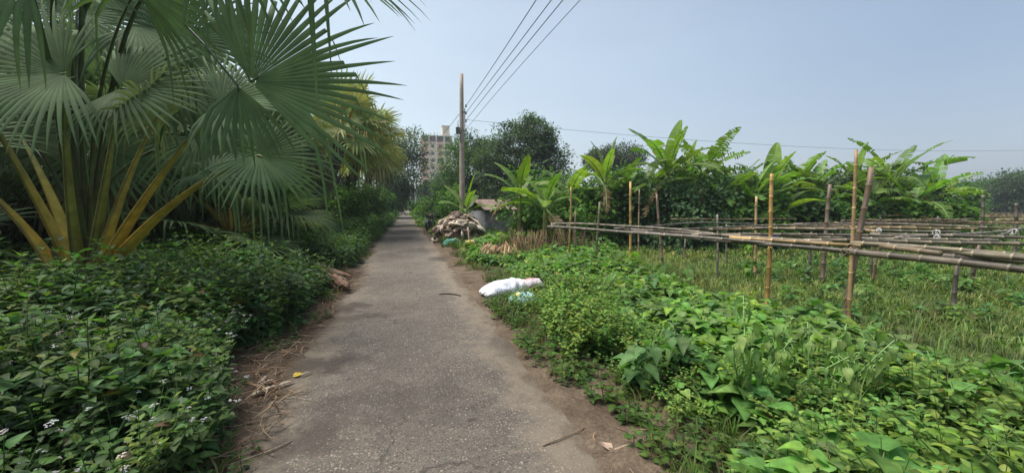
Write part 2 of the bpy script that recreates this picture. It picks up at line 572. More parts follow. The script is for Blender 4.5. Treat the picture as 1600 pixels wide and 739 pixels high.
def pinnate(seed, L=.3, n=9, leafl=.05, col=(.06, .13, .03), droop=.3):
    """feathery compound leaf along +X, unit tint"""
    rg = np.random.default_rng(seed); parts = []
    pos, X, Nn, sz, ti = [], [], [], [], []
    for i in range(n):
        t = (i + 1) / n
        b = np.array([L * t, 0, -droop * L * t * t])
        for s_ in (-1, 1):
            pos.append(b); X.append((.45, s_, rg.uniform(-.3, .1))); Nn.append((rg.uniform(-.2, .2), rg.uniform(-.2, .2), 1))
            sz.append(leafl * (1 - .45 * abs(t - .45)) * rg.uniform(.8, 1.2)); ti.append(np.array(col) * rg.uniform(.75, 1.3))
    v, q, _, c = place_many(leaf(lod=2, ratio=.3), pos, X, Nn, sz, ti)
    return v, q, c


def scatter(mb, temps, P, rg, smin, smax, tvar=.2, tint=None, tilt=.12):
    """put random templates on points P (k,3)"""
    k = len(P); which = rg.integers(0, len(temps), k)
    for i, t in enumerate(temps):
        m = which == i; n = int(m.sum())
        if not n: continue
        ti = rg.uniform(1 - tvar, 1 + tvar, (n, 1)) * np.stack([rg.uniform(.88, 1.2, n), np.ones(n), rg.uniform(.85, 1.15, n)], 1)
        if tint is not None: ti = ti * tint[m]
        mb.add(*spin(t, P[m], rg.uniform(0, 2 * PI, n), rg.uniform(smin, smax, n), ti, rg.uniform(-tilt, tilt, (n, 2))))


def jgrid(x0, x1, y0, y1, s_, rg):
    xs = np.arange(x0, x1, s_); ys = np.arange(y0, y1, s_)
    x, y = np.meshgrid(xs, ys); x = x.ravel() + rg.uniform(-.5, .5, x.size) * s_; y = y.ravel() + rg.uniform(-.5, .5, y.size) * s_
    return x, y


def dist(x, y):
    return np.hypot(x, y)


def in_view(x, y, m=1.5):
    """roughly the wedge the camera can see, with a wide margin for other viewpoints"""
    f = x * .269 + y * .963; r = x * .963 - y * .269
    return (f > -.6) & (np.abs(r) < f * 1.6 + 2.2 + m)


exec_order = []
# ================================================================== undergrowth on both sides of the road
rgL = np.random.default_rng(11)
GL = (.062, .14, .046); GL2 = (.078, .17, .052); GL3 = (.052, .115, .054)  # left-side greens, deeper and bluer: the palms' shade is put into the colour


def weed_set(lod, seed, cols, big=1.0):
    k = (1.0, 1.15, 2.1)[lod] * big; nd = (8, 7, 6)[lod]
    out = []
    for i, c in enumerate(cols):
        out += [weed(seed + 10 * i + 1, .55, nd, .085 * k, 'ovate', .36, lod, c, branch=1),
                weed(seed + 10 * i + 2, .62, nd + 1, .075 * k, 'ovate', .3, lod, c, branch=2),
                weed(seed + 10 * i + 3, .5, nd, .1 * k, 'heart', .4, lod, c),
                weed(seed + 10 * i + 4, .6, nd + 3, .058 * k, 'lance', .3, lod, np.array(c) * np.array([1.25, 1.15, .8]), branch=3),
                weed(seed + 10 * i + 5, .42, nd - 2, .135 * k, 'heart', .46, lod, np.array(c) * np.array([.9, 1., 1.1]), droop=.55)]
    return out


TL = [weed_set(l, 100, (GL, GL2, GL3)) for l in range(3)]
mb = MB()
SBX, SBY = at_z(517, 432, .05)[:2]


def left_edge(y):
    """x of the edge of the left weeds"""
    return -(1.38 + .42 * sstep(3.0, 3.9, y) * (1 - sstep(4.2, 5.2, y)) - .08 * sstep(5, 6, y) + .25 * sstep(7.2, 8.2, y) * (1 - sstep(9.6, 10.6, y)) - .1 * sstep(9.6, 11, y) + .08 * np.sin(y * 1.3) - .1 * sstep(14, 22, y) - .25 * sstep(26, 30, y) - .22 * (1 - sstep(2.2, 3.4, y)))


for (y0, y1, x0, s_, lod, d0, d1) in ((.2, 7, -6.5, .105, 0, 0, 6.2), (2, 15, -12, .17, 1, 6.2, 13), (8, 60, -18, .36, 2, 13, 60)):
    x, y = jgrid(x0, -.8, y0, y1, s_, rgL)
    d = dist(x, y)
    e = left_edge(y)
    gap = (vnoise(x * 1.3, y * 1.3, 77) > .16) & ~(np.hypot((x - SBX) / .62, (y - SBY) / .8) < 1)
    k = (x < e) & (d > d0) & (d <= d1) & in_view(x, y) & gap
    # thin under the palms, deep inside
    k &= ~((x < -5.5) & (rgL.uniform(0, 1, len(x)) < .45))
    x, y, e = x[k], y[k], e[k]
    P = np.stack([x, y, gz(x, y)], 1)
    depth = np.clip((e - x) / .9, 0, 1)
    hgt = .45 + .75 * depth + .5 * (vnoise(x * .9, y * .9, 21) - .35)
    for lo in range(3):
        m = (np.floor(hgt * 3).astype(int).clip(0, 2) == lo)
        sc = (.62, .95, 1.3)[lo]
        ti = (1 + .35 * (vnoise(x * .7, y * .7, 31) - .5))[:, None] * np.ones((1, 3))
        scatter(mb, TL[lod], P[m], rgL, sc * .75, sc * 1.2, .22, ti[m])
# flowering herb along the near edge, small whitish heads
TF = [weed(300 + i, .5, 7, .06, 'ovate', .36, 0, (.045, .11, .032), flower=True, branch=3) for i in range(4)]
x, y = jgrid(-3.2, -1.0, 1.3, 4.6, .15, rgL)
k = (x < left_edge(y) + .08) & (x > left_edge(y) - 1.3) & (vnoise(x * 1.1, y * 1.1, 5) > .3)
P = np.stack([x[k], y[k], gz(x[k], y[k])], 1)
scatter(mb, TF, P, rgL, .75, 1.25, .2)
# low creeping seedlings over the litter edge
TC = [weed(330 + i, .14, 4, .055, 'ovate', .38, 0, (.045, .1, .03)) for i in range(3)]
x, y = jgrid(-2.1, -.9, 1.5, 8, .11, rgL)
k = (x < left_edge(y) + .35) & (x > left_edge(y) - .1) & (vnoise(x * 2.1, y * 2.1, 9) > .5)
P = np.stack([x[k], y[k], gz(x[k], y[k])], 1)
scatter(mb, TC, P, rgL, .6, 1.3, .25)
tag(mb.build('undergrowth', M_LEAF), 'dense leafy weeds with shade-deepened green under the palms left of the road', 'undergrowth', kind='stuff')

# ---- right side
rgR = np.random.default_rng(12)
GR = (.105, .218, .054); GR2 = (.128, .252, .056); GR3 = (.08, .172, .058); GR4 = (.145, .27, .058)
TR = []
for lod in range(3):
    k = (1, 1.15, 2.0)[lod]; nd = (8, 7, 6)[lod]
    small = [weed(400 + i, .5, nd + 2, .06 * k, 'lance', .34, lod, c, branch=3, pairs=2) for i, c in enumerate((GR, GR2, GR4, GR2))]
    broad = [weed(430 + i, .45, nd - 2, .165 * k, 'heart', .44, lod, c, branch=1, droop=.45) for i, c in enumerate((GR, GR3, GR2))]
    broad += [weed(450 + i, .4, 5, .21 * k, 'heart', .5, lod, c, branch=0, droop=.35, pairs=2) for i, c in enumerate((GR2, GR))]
    TR.append((small, broad))


def right_edge(y):
    return 1.6 + .28 * np.sin(y * .9 + .5) + .12 * np.sin(y * 3.1) + .2 * sstep(2, 4, y) - .25 * sstep(6.5, 9, y) + .45 * sstep(9.5, 11, y) * (1 - sstep(14, 17, y)) - .6 * sstep(20, 24, y)


def right_far(y):
    """outer edge of the weeds towards the grassy field"""
    return 4.05 + .22 * y + .35 * np.sin(y * .7)


mb = MB()
for (y0, y1, x1, s_, lod, d0, d1) in ((.2, 7, 7, .105, 0, 0, 5.2), (1, 14, 9, .16, 1, 5.2, 12.5), (6, 60, 9, .34, 2, 12.5, 60)):
    x, y = jgrid(1.2, x1, y0, y1, s_, rgR)
    d = dist(x, y)
    k = (x > right_edge(y)) & (x < np.minimum(right_far(y), 8.5)) & (d > d0) & (d <= d1) & in_view(x, y)
    k &= ~((np.hypot((x - 3.4) / 1.9, (y - 12.6) / 1.6) < 1) & (rgR.uniform(0, 1, len(x)) < .85))      # bare ground with dry litter
    k &= ~((x < right_edge(y) + .5) & (vnoise(x * 2.2, y * 2.2, 61) < .33))
    k &= ~(np.hypot((x - 2.05) / .75, (y - 6.35) / .55) < 1)
    k &= vnoise(x * 2.6, y * 2.6, 24) > .14
    x, y = x[k], y[k]
    P = np.stack([x, y, gz(x, y)], 1)
    depth = np.clip((x - right_edge(y)) / 1.1, 0, 1) * np.clip((right_far(y) - x) / .8, .25, 1)
    hgt = .2 + .55 * depth + .95 * (vnoise(x * 1.1, y * 1.1, 22) - .42) + .3 * (vnoise(x * 3, y * 3, 23) - .5) - .2 * sstep(5, 7.5, y) * (1 - sstep(11, 14, y))
    broadm = vnoise(x * .55 + 3, y * .55, 91) + rgR.uniform(-.12, .12, len(x)) > .42 - .2 * sstep(2.2, 3.8, x)
    ti = (1 + .45 * (vnoise(x * .6, y * .6, 33) - .5))[:, None] * np.ones((1, 3))
    for b in (0, 1):
        for lo in range(3):
            m = (broadm == bool(b)) & (np.floor(hgt * 3).astype(int).clip(0, 2) == lo)
            sc = (.55, .85, 1.12)[lo]
            scatter(mb, TR[lod][b], P[m], rgR, sc * .75, sc * 1.2, .24, ti[m], .15)
x, y = jgrid(4, 26, 0, 24, .3, rgR); d = dist(x, y)
k = (x > right_far(y) - .3) & in_view(x, y, .5) & (vnoise(x * .45, y * .45, 64) > .7) & (rgR.uniform(0, 1, len(x)) < .8)
x, y, d = x[k], y[k], d[k]
for b in (0, 1):
    m = (rgR.integers(0, 2, len(x)) == b)
    scatter(mb, TR[1][b], np.stack([x[m], y[m], gz(x[m], y[m])], 1), rgR, .4, .8, .25, np.ones((int(m.sum()), 1)) * np.array([[.8, .85, 1.]]))
# seedlings creeping on to the verge
x, y = jgrid(1.25, 2.6, 1.5, 9, .1, rgR)
k = (x > right_edge(y) - .42) & (x < right_edge(y) + .3) & (vnoise(x * 2.3, y * 2.3, 19) > .52)
P = np.stack([x[k], y[k], gz(x[k], y[k])], 1)
TC2 = [weed(350 + i, .16, 4, .06, 'ovate', .4, 0, (.06, .135, .03)) for i in range(3)]
scatter(mb, TC2, P, rgR, .5, 1.4, .25)
tag(mb.build('weeds', M_LEAF), 'bright green mixed weeds and creepers right of the road', 'weeds', kind='stuff')

# ---- grass
rgG = np.random.default_rng(13)


def tuft(seed, n=9, H=.3, col=(.07, .12, .03), w=.006):
    rg = np.random.default_rng(seed); parts = []
    for i in range(n):
        a = rg.uniform(0, 2 * PI); ln = rg.uniform(.2, 1.1); h = H * rg.uniform(.5, 1.15)
        d = np.array([math.cos(a), math.sin(a), 0.]); sd = np.array([-d[1], d[0], 0])
        b = d * rg.uniform(0, .05)
        p0, p1, p2 = b, b + d * ln * h * .35 + UP * h * .7, b + d * ln * h + UP * h * rg.uniform(.75, 1.0)
        v = np.array([p0 - sd * w, p0 + sd * w, p1 - sd * w * .8, p1 + sd * w * .8, p2 - sd * w * .1, p2 + sd * w * .1])
        c = np.array(col) * rg.uniform(.7, 1.35) * np.array([rg.uniform(.85, 1.25), 1, rg.uniform(.8, 1.1)])
        parts.append((v, np.array([[0, 1, 3, 2], [2, 3, 5, 4]]), np.tile(c, (6, 1))))
    return merged(parts)


GG = (.1, .165, .045); GY = (.14, .175, .06)
mb = MB()
for (d0, d1, s_, n, w, H) in ((0, 7, .08, 11, .0035, .17), (7, 13, .13, 13, .006, .17), (13, 24, .24, 16, .012, .2), (24, 62, .8, 18, .03, .3)):
    T_ = [tuft(500 + i + int(d0), n, H, c, w) for i, c in enumerate((GG, GG, GY, (.05, .1, .03)))]
    x, y = jgrid(1.6, d1, -1, d1, s_, rgG); d = dist(x, y)
    k = (d > d0) & (d <= d1) & in_view(x, y, .5) & (x > right_far(y) - .5) & (x < 60)
    k &= (vnoise(x * .9, y * .9, 44) > .02)
    x, y = x[k], y[k]
    P = np.stack([x, y, gz(x, y)], 1)
    dry = vnoise(x * .35, y * .5, 55)[:, None]
    ti = (1.0 + .35 * vnoise(x * 1.2, y * 1.2, 45))[:, None] * np.array([[1, 1, 1]]) * (1 + (dry - .45) * np.array([[.4, .12, .1]]))
    scatter(mb, T_, P, rgG, .55, 1.25, .2, ti)
T_ = [tuft(590 + i, 7, .55, c, .0035) for i, c in enumerate(((.1, .17, .035), (.13, .17, .05), (.17, .16, .07)))]
x, y = jgrid(1.6, 6.5, 1.2, 9, .33, rgG)
k = (x > right_edge(y) + .1) & (x < right_far(y) + .8) & (vnoise(x * .8, y * .8, 48) > .42)
scatter(mb, T_, np.stack([x[k], y[k], gz(x[k], y[k])], 1), rgG, .6, 1.35, .25)
# grass on the verges
T_ = [tuft(560 + i, 8, .16, c, .005) for i, c in enumerate(((.07, .13, .025), (.1, .12, .04)))]
x, y = jgrid(-2.0, 2.4, 1.2, 13, .09, rgG)
er = right_edge(y); el = left_edge(y)
k = (((x > er - .3) & (x < er + .5)) | ((x < el + .2) & (x > el - .3) & (rgG.uniform(0, 1, len(x)) < .35))) & (vnoise(x * 1.7, y * 1.7, 46) > .36)
scatter(mb, T_, np.stack([x[k], y[k], gz(x[k], y[k])], 1), rgG, .5, 1.3, .25)
T_ = [tuft(580 + i, 9, .3, c, .012) for i, c in enumerate(((.085, .16, .025), (.07, .13, .03)))]
x, y = jgrid(-2.4, 3.2, 13, 75, .22, rgG)
k = (np.abs(x) > half_w(y) + .05) & (np.abs(x) < half_w(y) + 1.6) & (vnoise(x * .9, y * .9, 47) > .3)
scatter(mb, T_, np.stack([x[k], y[k], gz(x[k], y[k])], 1), rgG, .7, 1.5, .25)
tag(mb.build('grass', M_GRASS), 'olive green grass of the field under the bamboo frame and along the verges', 'grass', kind='stuff')

# ---- dry litter on both verges
rgS = np.random.default_rng(14)
mb = MB()


def litter(mb, x, y, L0, L1, w, cols, rg, z0=.012):
    for a, b in zip(x, y):
        yaw = rg.uniform(0, 2 * PI); L = rg.uniform(L0, L1); c = np.array(cols[rg.integers(len(cols))]) * rg.uniform(.6, 1.25)
        t = np.linspace(-.5, .5, 4)
        bend = rg.uniform(-.25, .25) * L
        px = a + np.cos(yaw) * t * L - np.sin(yaw) * bend * (t * t * 4); py = b + np.sin(yaw) * t * L + np.cos(yaw) * bend * (t * t * 4)
        z = np.maximum(gz(px, py), 0.01) + z0 + rg.uniform(0, .05) + rg.uniform(-.1, .1) * t * L
        ww = w * rg.uniform(.5, 1.6)
        v, q, tt, cc = tube(np.stack([px, py, z], 1), [ww * .6, ww, ww * .8, ww * .3], 4, c, flat=.5)
        mb.add(v, q, tt, cc)


BR = [(.27, .18, .11), (.17, .1, .06), (.42, .32, .2), (.11, .066, .042), (.32, .2, .125)]
x, y = jgrid(-2.2, -.85, 1.3, 10, .06, rgS)
k = (x > left_edge(y) - .4) & (x < left_edge(y) + .6) & (vnoise(x * 1.4, y * 1.0, 71) > .34) & (rgS.uniform(0, 1, len(x)) < .85)
litter(mb, x[k], y[k], .08, .5, .0042, BR, rgS)
x, y = jgrid(1.15, 2.3, 1.3, 10, .13, rgS)
k = (x < right_edge(y) + .25) & (vnoise(x * 1.6, y * 1.6, 72) > .42) & (rgS.uniform(0, 1, len(x)) < .6)
litter(mb, x[k], y[k], .04, .22, .003, BR, rgS)
x, y = jgrid(1.6, 5.4, 10.6, 14.8, .11, rgS)
k = (np.hypot((x - 3.3) / 1.8, (y - 12.6) / 1.7) < 1) & (rgS.uniform(0, 1, len(x)) < .8)
litter(mb, x[k], y[k], .15, .6, .009, BR, rgS, .03)
x, y = jgrid(-1.9, 1.9, 20, 29, .5, rgS)
k = np.abs(x) > .9
litter(mb, x[k], y[k], .1, .5, .014, BR, rgS, .02)
tag(mb.build('leaf_litter', M_DRY), 'brown straw, twigs and crumbled dry leaves along the road edges', 'litter', kind='stuff')

# ================================================================== fan palms
PG = (.082, .135, .066); PY = (.21, .255, .11)


def fan_blade(mb, rg, hub, axis_, normal, R=1.25, nseg=46, spread=5.0, fold=.25, droop=.35, col=PG, rj=.45, lod=0):
    """costapalmate blade round hub; every segment is a folded strip, free beyond rj and sagging under gravity"""
    F = frame(axis_, normal)
    st = np.array([.03, .25, rj, .64, .78, .9, 1.]) if lod == 0 else np.array([.03, rj, .72, 1.])
    th = (np.arange(nseg) + .5) / nseg * spread - spread / 2
    dl = spread / nseg / 2
    V, C, Q = [], [], []; n = 0
    for i, t in enumerate(th):
        Ls = R * (.7 + .3 * math.cos(t * .55)) * rg.uniform(.93, 1.04)
        r = st * Ls
        wj = rj * Ls * math.tan(dl)
        uu = np.clip((st - rj) / (1 - rj), 0, 1)
        hw = np.where(st <= rj, r * math.tan(dl), wj * np.maximum((1.02 - uu) ** .62 * (1 + .1 * uu) - .05, .02))
        pl = .38 * hw
        kx = droop * rg.uniform(.5, 1.6) * (1 + .9 * (abs(t) > 1.9)); snap = rg.uniform(.55, .9) if rg.uniform() < .17 else 2
        tw = rg.uniform(-.25, .25)
        a = t + tw * dl * 2 * uu
        ca, sa = np.cos(a), np.sin(a)
        lift = fold * np.abs(np.sin(t)) * r * (1 - .35 * st) - .06 * r * r / R
        ctr = np.stack([r * ca, r * sa, lift], 1); sd = np.stack([-sa, ca, 0 * sa], 1)
        rows = np.stack([ctr - sd * hw[:, None], ctr + np.array([0, 0, 1.]) * pl[:, None], ctr + sd * hw[:, None]], 1)
        W = rows @ F.T
        g = kx * R * (uu ** 2) * .55
        if snap < 1.5: g = g + np.where(uu > snap - .35, (uu - (snap - .35)) * R * .7, 0)
        W[:, :, 2] -= g[:, None]
        inw = -(ctr @ F.T); inw[:, 2] = 0
        W += (unit(inw) * (g * .35)[:, None])[:, None]
        W += np.asarray(hub)
        m = len(st)
        V.append(W.reshape(-1, 3))
        f = rg.uniform(.82, 1.2); cc = np.array(col) * f
        grad = np.where(uu > .75, 1.0, 1.0)
        tipc = np.array([.16, .13, .06])
        br = np.clip((uu - rg.uniform(.78, 1.1)) * 4, 0, 1)[:, None]
        cs = cc[None] * (1 - br) + tipc[None] * br
        cs = np.repeat(cs[:, None], 3, 1).copy(); cs[:, 1] *= np.array([1.18, 1.18, 1.0])
        C.append(cs.reshape(-1, 3))
        for j in range(m - 1):
            o = n + j * 3
            Q += [(o, o + 3, o + 4, o + 1), (o + 1, o + 4, o + 5, o + 2)]
        n += m * 3
    mb.add(np.concatenate(V), np.array(Q), None, np.concatenate(C))


def petiole(mb, P, r0, r1, cols, rg, n=10):
    m = len(P); t = np.linspace(0, 1, m)
    r = np.where(np.arange(m) == m - 1, .3, 1.0) * (r0 * (1 - t) ** 1.6 + r1 + (r0 - r1) * .25 * (1 - t))
    c0, c1 = np.array(cols[0]), np.array(cols[1])
    C = c0[None] * (1 - t)[:, None] + c1[None] * t[:, None]
    C = C * rg.uniform(.8, 1.15, (m, 1))
    k_ = np.clip((.1 - t) / .1, 0, 1)[:, None]; C = C * (1 - k_) + np.array([[.1, .065, .035]]) * k_
    v, q, tt, cc = tube(P, r, n, C, flat=.55)
    ring = np.arange(m * n) % n
    edge = (ring == 0) | (ring == n // 2)
    cc[:m * n][edge] = cc[:m * n][edge] * np.array([.35, .28, .25])
    mb.add(v, q, tt, cc)


def fan_leaf(root, org, base, ctrl, hub, ax, nrm, rg, R=1.25, col=PG, pcol=((.3, .2, .03), (.09, .13, .035)), r0=.075, r1=.022, nseg=46, fold=.25, droop=.35,
             spread=5.0, rj=.45, lod=0, label=None):
    b = MB(); fan_blade(b, rg, hub, ax, nrm, R, nseg, spread, fold, droop, col, rj, lod)
    # part fan_leaf = the blade; its petiole is a sub-part
    o = b.build('fan_leaf', M_PALM, root, origin=org)
    p = MB()
    P = bez(base, ctrl, hub, 14 if lod == 0 else 7)
    ext = np.asarray(hub) + unit(ax) * R * .12 - unit(nrm) * .012
    P = np.concatenate([P, ext[None]])
    petiole(p, P, r0, r1, pcol, rg, 10 if lod == 0 else 6)
    p.build('petiole', M_PETI, o, origin=org)
    if label: o['label'] = label
    return o


def palm_trunk(mb, org, top, r0, r1, rg, boots=True):
    H = np.linalg.norm(np.asarray(top) - org); m = max(8, int(H / .09))
    t = np.linspace(0, 1, m)
    P = org[None] * (1 - t)[:, None] + np.asarray(top)[None] * t[:, None]
    r = (r0 * (1 - t) + r1 * t) * (1 + .1 * (np.arange(m) % 3 == 0) + rg.uniform(-.04, .04, m))
    C = np.array([.055, .045, .036])[None] * rg.uniform(.6, 1.4, (m, 1))
    mb.add(*tube(P, r, 14, C))
    if boots:
        for k in range(int(H * 16)):
            tt = rg.uniform(.1, 1); a = rg.uniform(0, 2 * PI); rr = r0 * (1 - tt) + r1 * tt
            b = org * (1 - tt) + np.asarray(top) * tt
            d = np.array([math.cos(a), math.sin(a), 0])
            ln = rg.uniform(.15, .38)
            Pb = bez(b + d * rr * .8 - UP * .08, b + d * (rr + .06), b + d * (rr + .05 + ln * .35) + UP * ln, 4)
            mb.add(*tube(Pb, [.05, .045, .032, .02], 6, np.array([.1, .07, .045]) * rg.uniform(.5, 1.3), flat=.5))


def palm(loc, H, seed, label, nleaf=20, R=1.15, pet=1.1, col=PG, pcol=((.55, .4, .06), (.16, .2, .05)), lean=(0, 0), lod=0, emin=-.35, dead=2, r0=.24, explicit=None, r1=.2, nseg=40):
    rg = np.random.default_rng(seed)
    loc = np.array([loc[0], loc[1], float(gz(loc[0], loc[1])) - .03])
    root = empty('fan_palm', loc, label, 'palm tree', 'fan palms along the left side of the road')
    top = loc + np.array([lean[0], lean[1], H])
    tb = MB(); palm_trunk(tb, loc, top, r0, r1, rg, H > .4)
    tb.build('trunk', M_BARK, root, origin=loc)
    if explicit: explicit(root, loc, top, rg)
    for i in range(nleaf):
        az = i * 2.39996 + rg.uniform(-.25, .25)
        u_ = (i + .5) / nleaf
        el = R_(82) * (1 - u_) + emin * u_ + rg.uniform(-.12, .12)
        d = np.array([math.cos(az) * math.cos(el), math.sin(az) * math.cos(el), math.sin(el)])
        dh = unit(np.array([d[0], d[1], 0.02]))
        pl = pet * rg.uniform(.8, 1.15)
        base = top + dh * .07 + UP * rg.uniform(-.22, .02)
        hub = base + d * pl - UP * .12 * pl * (1 - math.sin(max(el, 0)))
        ctrl = base + (d + UP * .25) * pl * .5
        ax = unit(d - UP * rg.uniform(.15, .75) * math.cos(el))
        nrm = UP * math.cos(el) - dh * math.sin(el) + np.array([rg.uniform(-.45, .45), rg.uniform(-.45, .45), .15])
        isdead = i >= nleaf - dead
        c = np.array(col) * rg.uniform(.8, 1.25) * np.array([rg.uniform(.9, 1.3), 1, rg.uniform(.85, 1.1)])
        if isdead: c = np.array([.13, .105, .055]) * rg.uniform(.7, 1.2)
        fan_leaf(root, loc, base, ctrl, hub, ax, nrm, rg, R * rg.uniform(.85, 1.12), c, pcol if not isdead else ((.16, .1, .05), (.12, .09, .05)), r0=.065, r1=.018, fold=rg.uniform(.1, .45),
                 droop=rg.uniform(.12, .34) + (.9 if isdead else 0), lod=lod, nseg=nseg if lod == 0 else 32, label='withered brown fan leaf' if isdead else None)
    return root


def near_palm(root, loc, top, rg):
    """the leaves of the near palm that can be told apart in the photograph"""
    OR = (.62, .4, .04); GN = (.13, .17, .04)
    b = top - UP * .1

    def lf(px, py, d, ax, nr, R=1.25, ctrl=None, pc=(OR, GN), base=(0, 0, 0), **k):
        k.setdefault('nseg', 40)
        hub = at_d(px, py, d)
        ax_ = ax[0] * CR + ax[1] * CU + ax[2] * CF; nr_ = nr[0] * CR + nr[1] * CU + nr[2] * CF
        bs = b + np.array(base) + np.array([rg.uniform(-.05, .05), rg.uniform(-.05, .05), 0])
        ct = at_d(*ctrl) if ctrl else (bs + hub) / 2 + UP * .12
        fan_leaf(root, loc, bs, ct, hub, ax_, nr_, rg, R, k.pop('col', PG), pc, r0=k.pop('r0', .062), **k)
    UPR = ((.26, .26, .045), (.13, .18, .045))
    TH = dict(base=(-.35, .6, -.05), r0=.03, r1=.018)
    DG = ((.075, .1, .035), (.07, .1, .04))
    lf(190, 138, 4.3, (.95, .05, .1), (.45, .4, -.75), 1.0, (165, 280, 4.45), pc=UPR, base=(.05, 0, 0), droop=.08, spread=4.4)
    lf(100, 115, 3.8, (-.8, -.2, -.3), (.45, .45, -.8), 1.1, (100, 280, 4.2), pc=UPR, base=(-.05, 0, 0), droop=.1, spread=4.2)
    lf(-15, 185, 3.9, (-.7, .45, -.3), (.5, .6, -.6), 1.15, (60, 310, 4.3), base=(-.12, 0, 0), droop=.1, spread=4.2)
    lf(-110, 230, 3.9, (-.9, .3, -.2), (.1, .8, -.5), 1.1, (40, 330, 4.3), base=(-.14, -.05, 0), droop=.1)
    lf(-80, 370, 3.9, (-.9, -.1, -.2), (0, .9, -.4), 1.0, (60, 405, 4.2), pc=((.09, .12, .035), (.05, .08, .03)), base=(-.12, -.1, -.1), droop=.1)
    lf(345, 160, 4.5, (.85, .25, .3), (.3, .5, -.7), 1.0, (225, 295, 4.4), base=(.12, 0, 0), droop=.1, spread=4.4)
    lf(405, 243, 4.1, (.9, -.35, .25), (.5, .4, -.75), .8, (268, 292, 4.3), base=(.14, -.03, 0), droop=.1, spread=4.6)
    lf(335, 270, 4.9, (.9, .1, .3), (0, .8, -.5), .8, (240, 330, 4.6), base=(.14, .03, -.05), droop=.15)
    lf(392, 128, 3.7, (.78, .62, .3), (.5, .25, -.82), 1.5, (200, -330, 4.1), pc=(DG[0], (.04, .06, .03)), droop=.07, spread=3.0, nseg=32, fold=.12, **TH)
    lf(372, 135, 3.9, (.15, -.95, -.1), (.5, .2, -.8), .8, (40, -300, 4.4), pc=(DG[0], (.04, .06, .03)), droop=.12, spread=1.5, nseg=11, **TH)
    lf(470, -70, 2.9, (.95, -.28, .15), (.4, .6, -.6), 1.0, (-60, -420, 3.9), droop=.2, pc=(DG[0], (.08, .11, .04)), nseg=26, spread=3.2, **TH)
    lf(330, -110, 3.0, (.3, -.75, -.1), (.4, .5, -.7), .85, (80, -520, 4.1), droop=.2, pc=(DG[0], (.08, .11, .04)), nseg=24, spread=3.0, **TH)
    lf(215, -20, 3.8, (.35, .5, -.3), (.4, .2, -.9), 1.1, (130, 120, 4.5), droop=.2, pc=DG, **TH)
    lf(40, -40, 3.3, (-.4, .4, -.3), (.4, .3, -.8), 1.15, (90, 130, 4.1), droop=.15, pc=DG, **TH)
    for q in ((120, 20, 5.0, .1, .8), (290, 60, 5.0, .6, .6), (-60, 90, 4.8, -.6, .5), (60, 60, 4.9, -.2, -.2), (270, 130, 5.2, .5, -.1), (10, 200, 5.2, -.5, -.2), (150, 230, 5.6, .3, -.3), (215, 40, 4.8, .6, .1), (310, 215, 5.5, .6, -.3)):
        lf(q[0], q[1], q[2], (q[3], q[4], .3), (.45 + rg.uniform(-.2, .2), .4, -.75), 1.15, (110, 250, 4.8), droop=.12, pc=DG, **TH)

p1 = at_d(135, 425, 4.5)
palm((p1[0], p1[1]), .55, 1, 'largest and nearest fan palm with thick orange leaf stalks in the left weeds', nleaf=2, R=1.0, pet=2.0, explicit=near_palm, dead=0, r0=.3, emin=.9)
p2 = at_d(362, 350, 8.2)
palm((p2[0], p2[1]), .75, 2, 'low trunkless fan palm with yellow leaf stalks just beyond the nearest palm', nleaf=20, R=1.15, pet=1.25, emin=-.1, dead=0)
p3 = at_d(425, 345, 12.2)
palm((p3[0], p3[1]), 1.0, 3, 'second low fan palm in front of the dark palm trunks', nleaf=18, R=1.1, pet=1.15, emin=-.1, dead=1)
palm((-5.1, 9.4), 2.5, 14, 'fan palm with a mid height crown just behind the nearest palm', nleaf=24, R=1.25, pet=1.25, col=(.075, .12, .06), dead=1, r0=.26, r1=.22, emin=-.5)
palm((-4.7, 13.0), 3.0, 15, 'fan palm with spiky crown above the low trunkless palms', nleaf=24, R=1.25, pet=1.25, col=(.09, .135, .06), dead=1, r0=.26, r1=.22, emin=-.5)
palm((-4.3, 15.0), 3.2, 4, 'fan palm with dark stout trunk, nearest of the tall ones', nleaf=22, R=1.25, pet=1.2, col=(.065, .105, .045), dead=3, r0=.3, r1=.26)
palm((-4.0, 18.2), 4.3, 5, 'tall fan palm whose yellowish crown reaches toward the road', nleaf=26, R=1.4, pet=1.5, col=PY, nseg=28, dead=0, lean=(1.5, .2), r0=.3, r1=.24, emin=-.4)
palm((-3.5, 23.0), 4.5, 6, 'yellow green fan palm leaning over the road edge beyond the tall trunks', nleaf=26, R=1.45, pet=1.5, col=PY, nseg=28, dead=1, lean=(1.3, 0), r0=.28, r1=.22, emin=-.45)
palm((-3.3, 29.0), 4.4, 7, 'farthest visible fan palm, its drooping pale fronds over the road', nleaf=24, R=1.45, pet=1.4, col=PY, nseg=28, dead=1, lean=(1.3, 0), emin=-.5)
palm((-7.4, 6.6), 2.4, 8, 'shaded fan palm behind the nearest palm at the far left', nleaf=20, R=1.3, pet=1.3, col=PG, dead=2, lod=1)
palm((-7.2, 11.5), 2.8, 9, 'shaded fan palm in the second row behind the low palm', nleaf=22, R=1.3, pet=1.3, col=PG, dead=2, lod=1)
palm((-7.5, 17.5), 3.4, 10, 'fan palm half hidden behind the dark stout trunk', nleaf=22, R=1.3, pet=1.3, col=(.06, .1, .045), dead=2, lod=1)
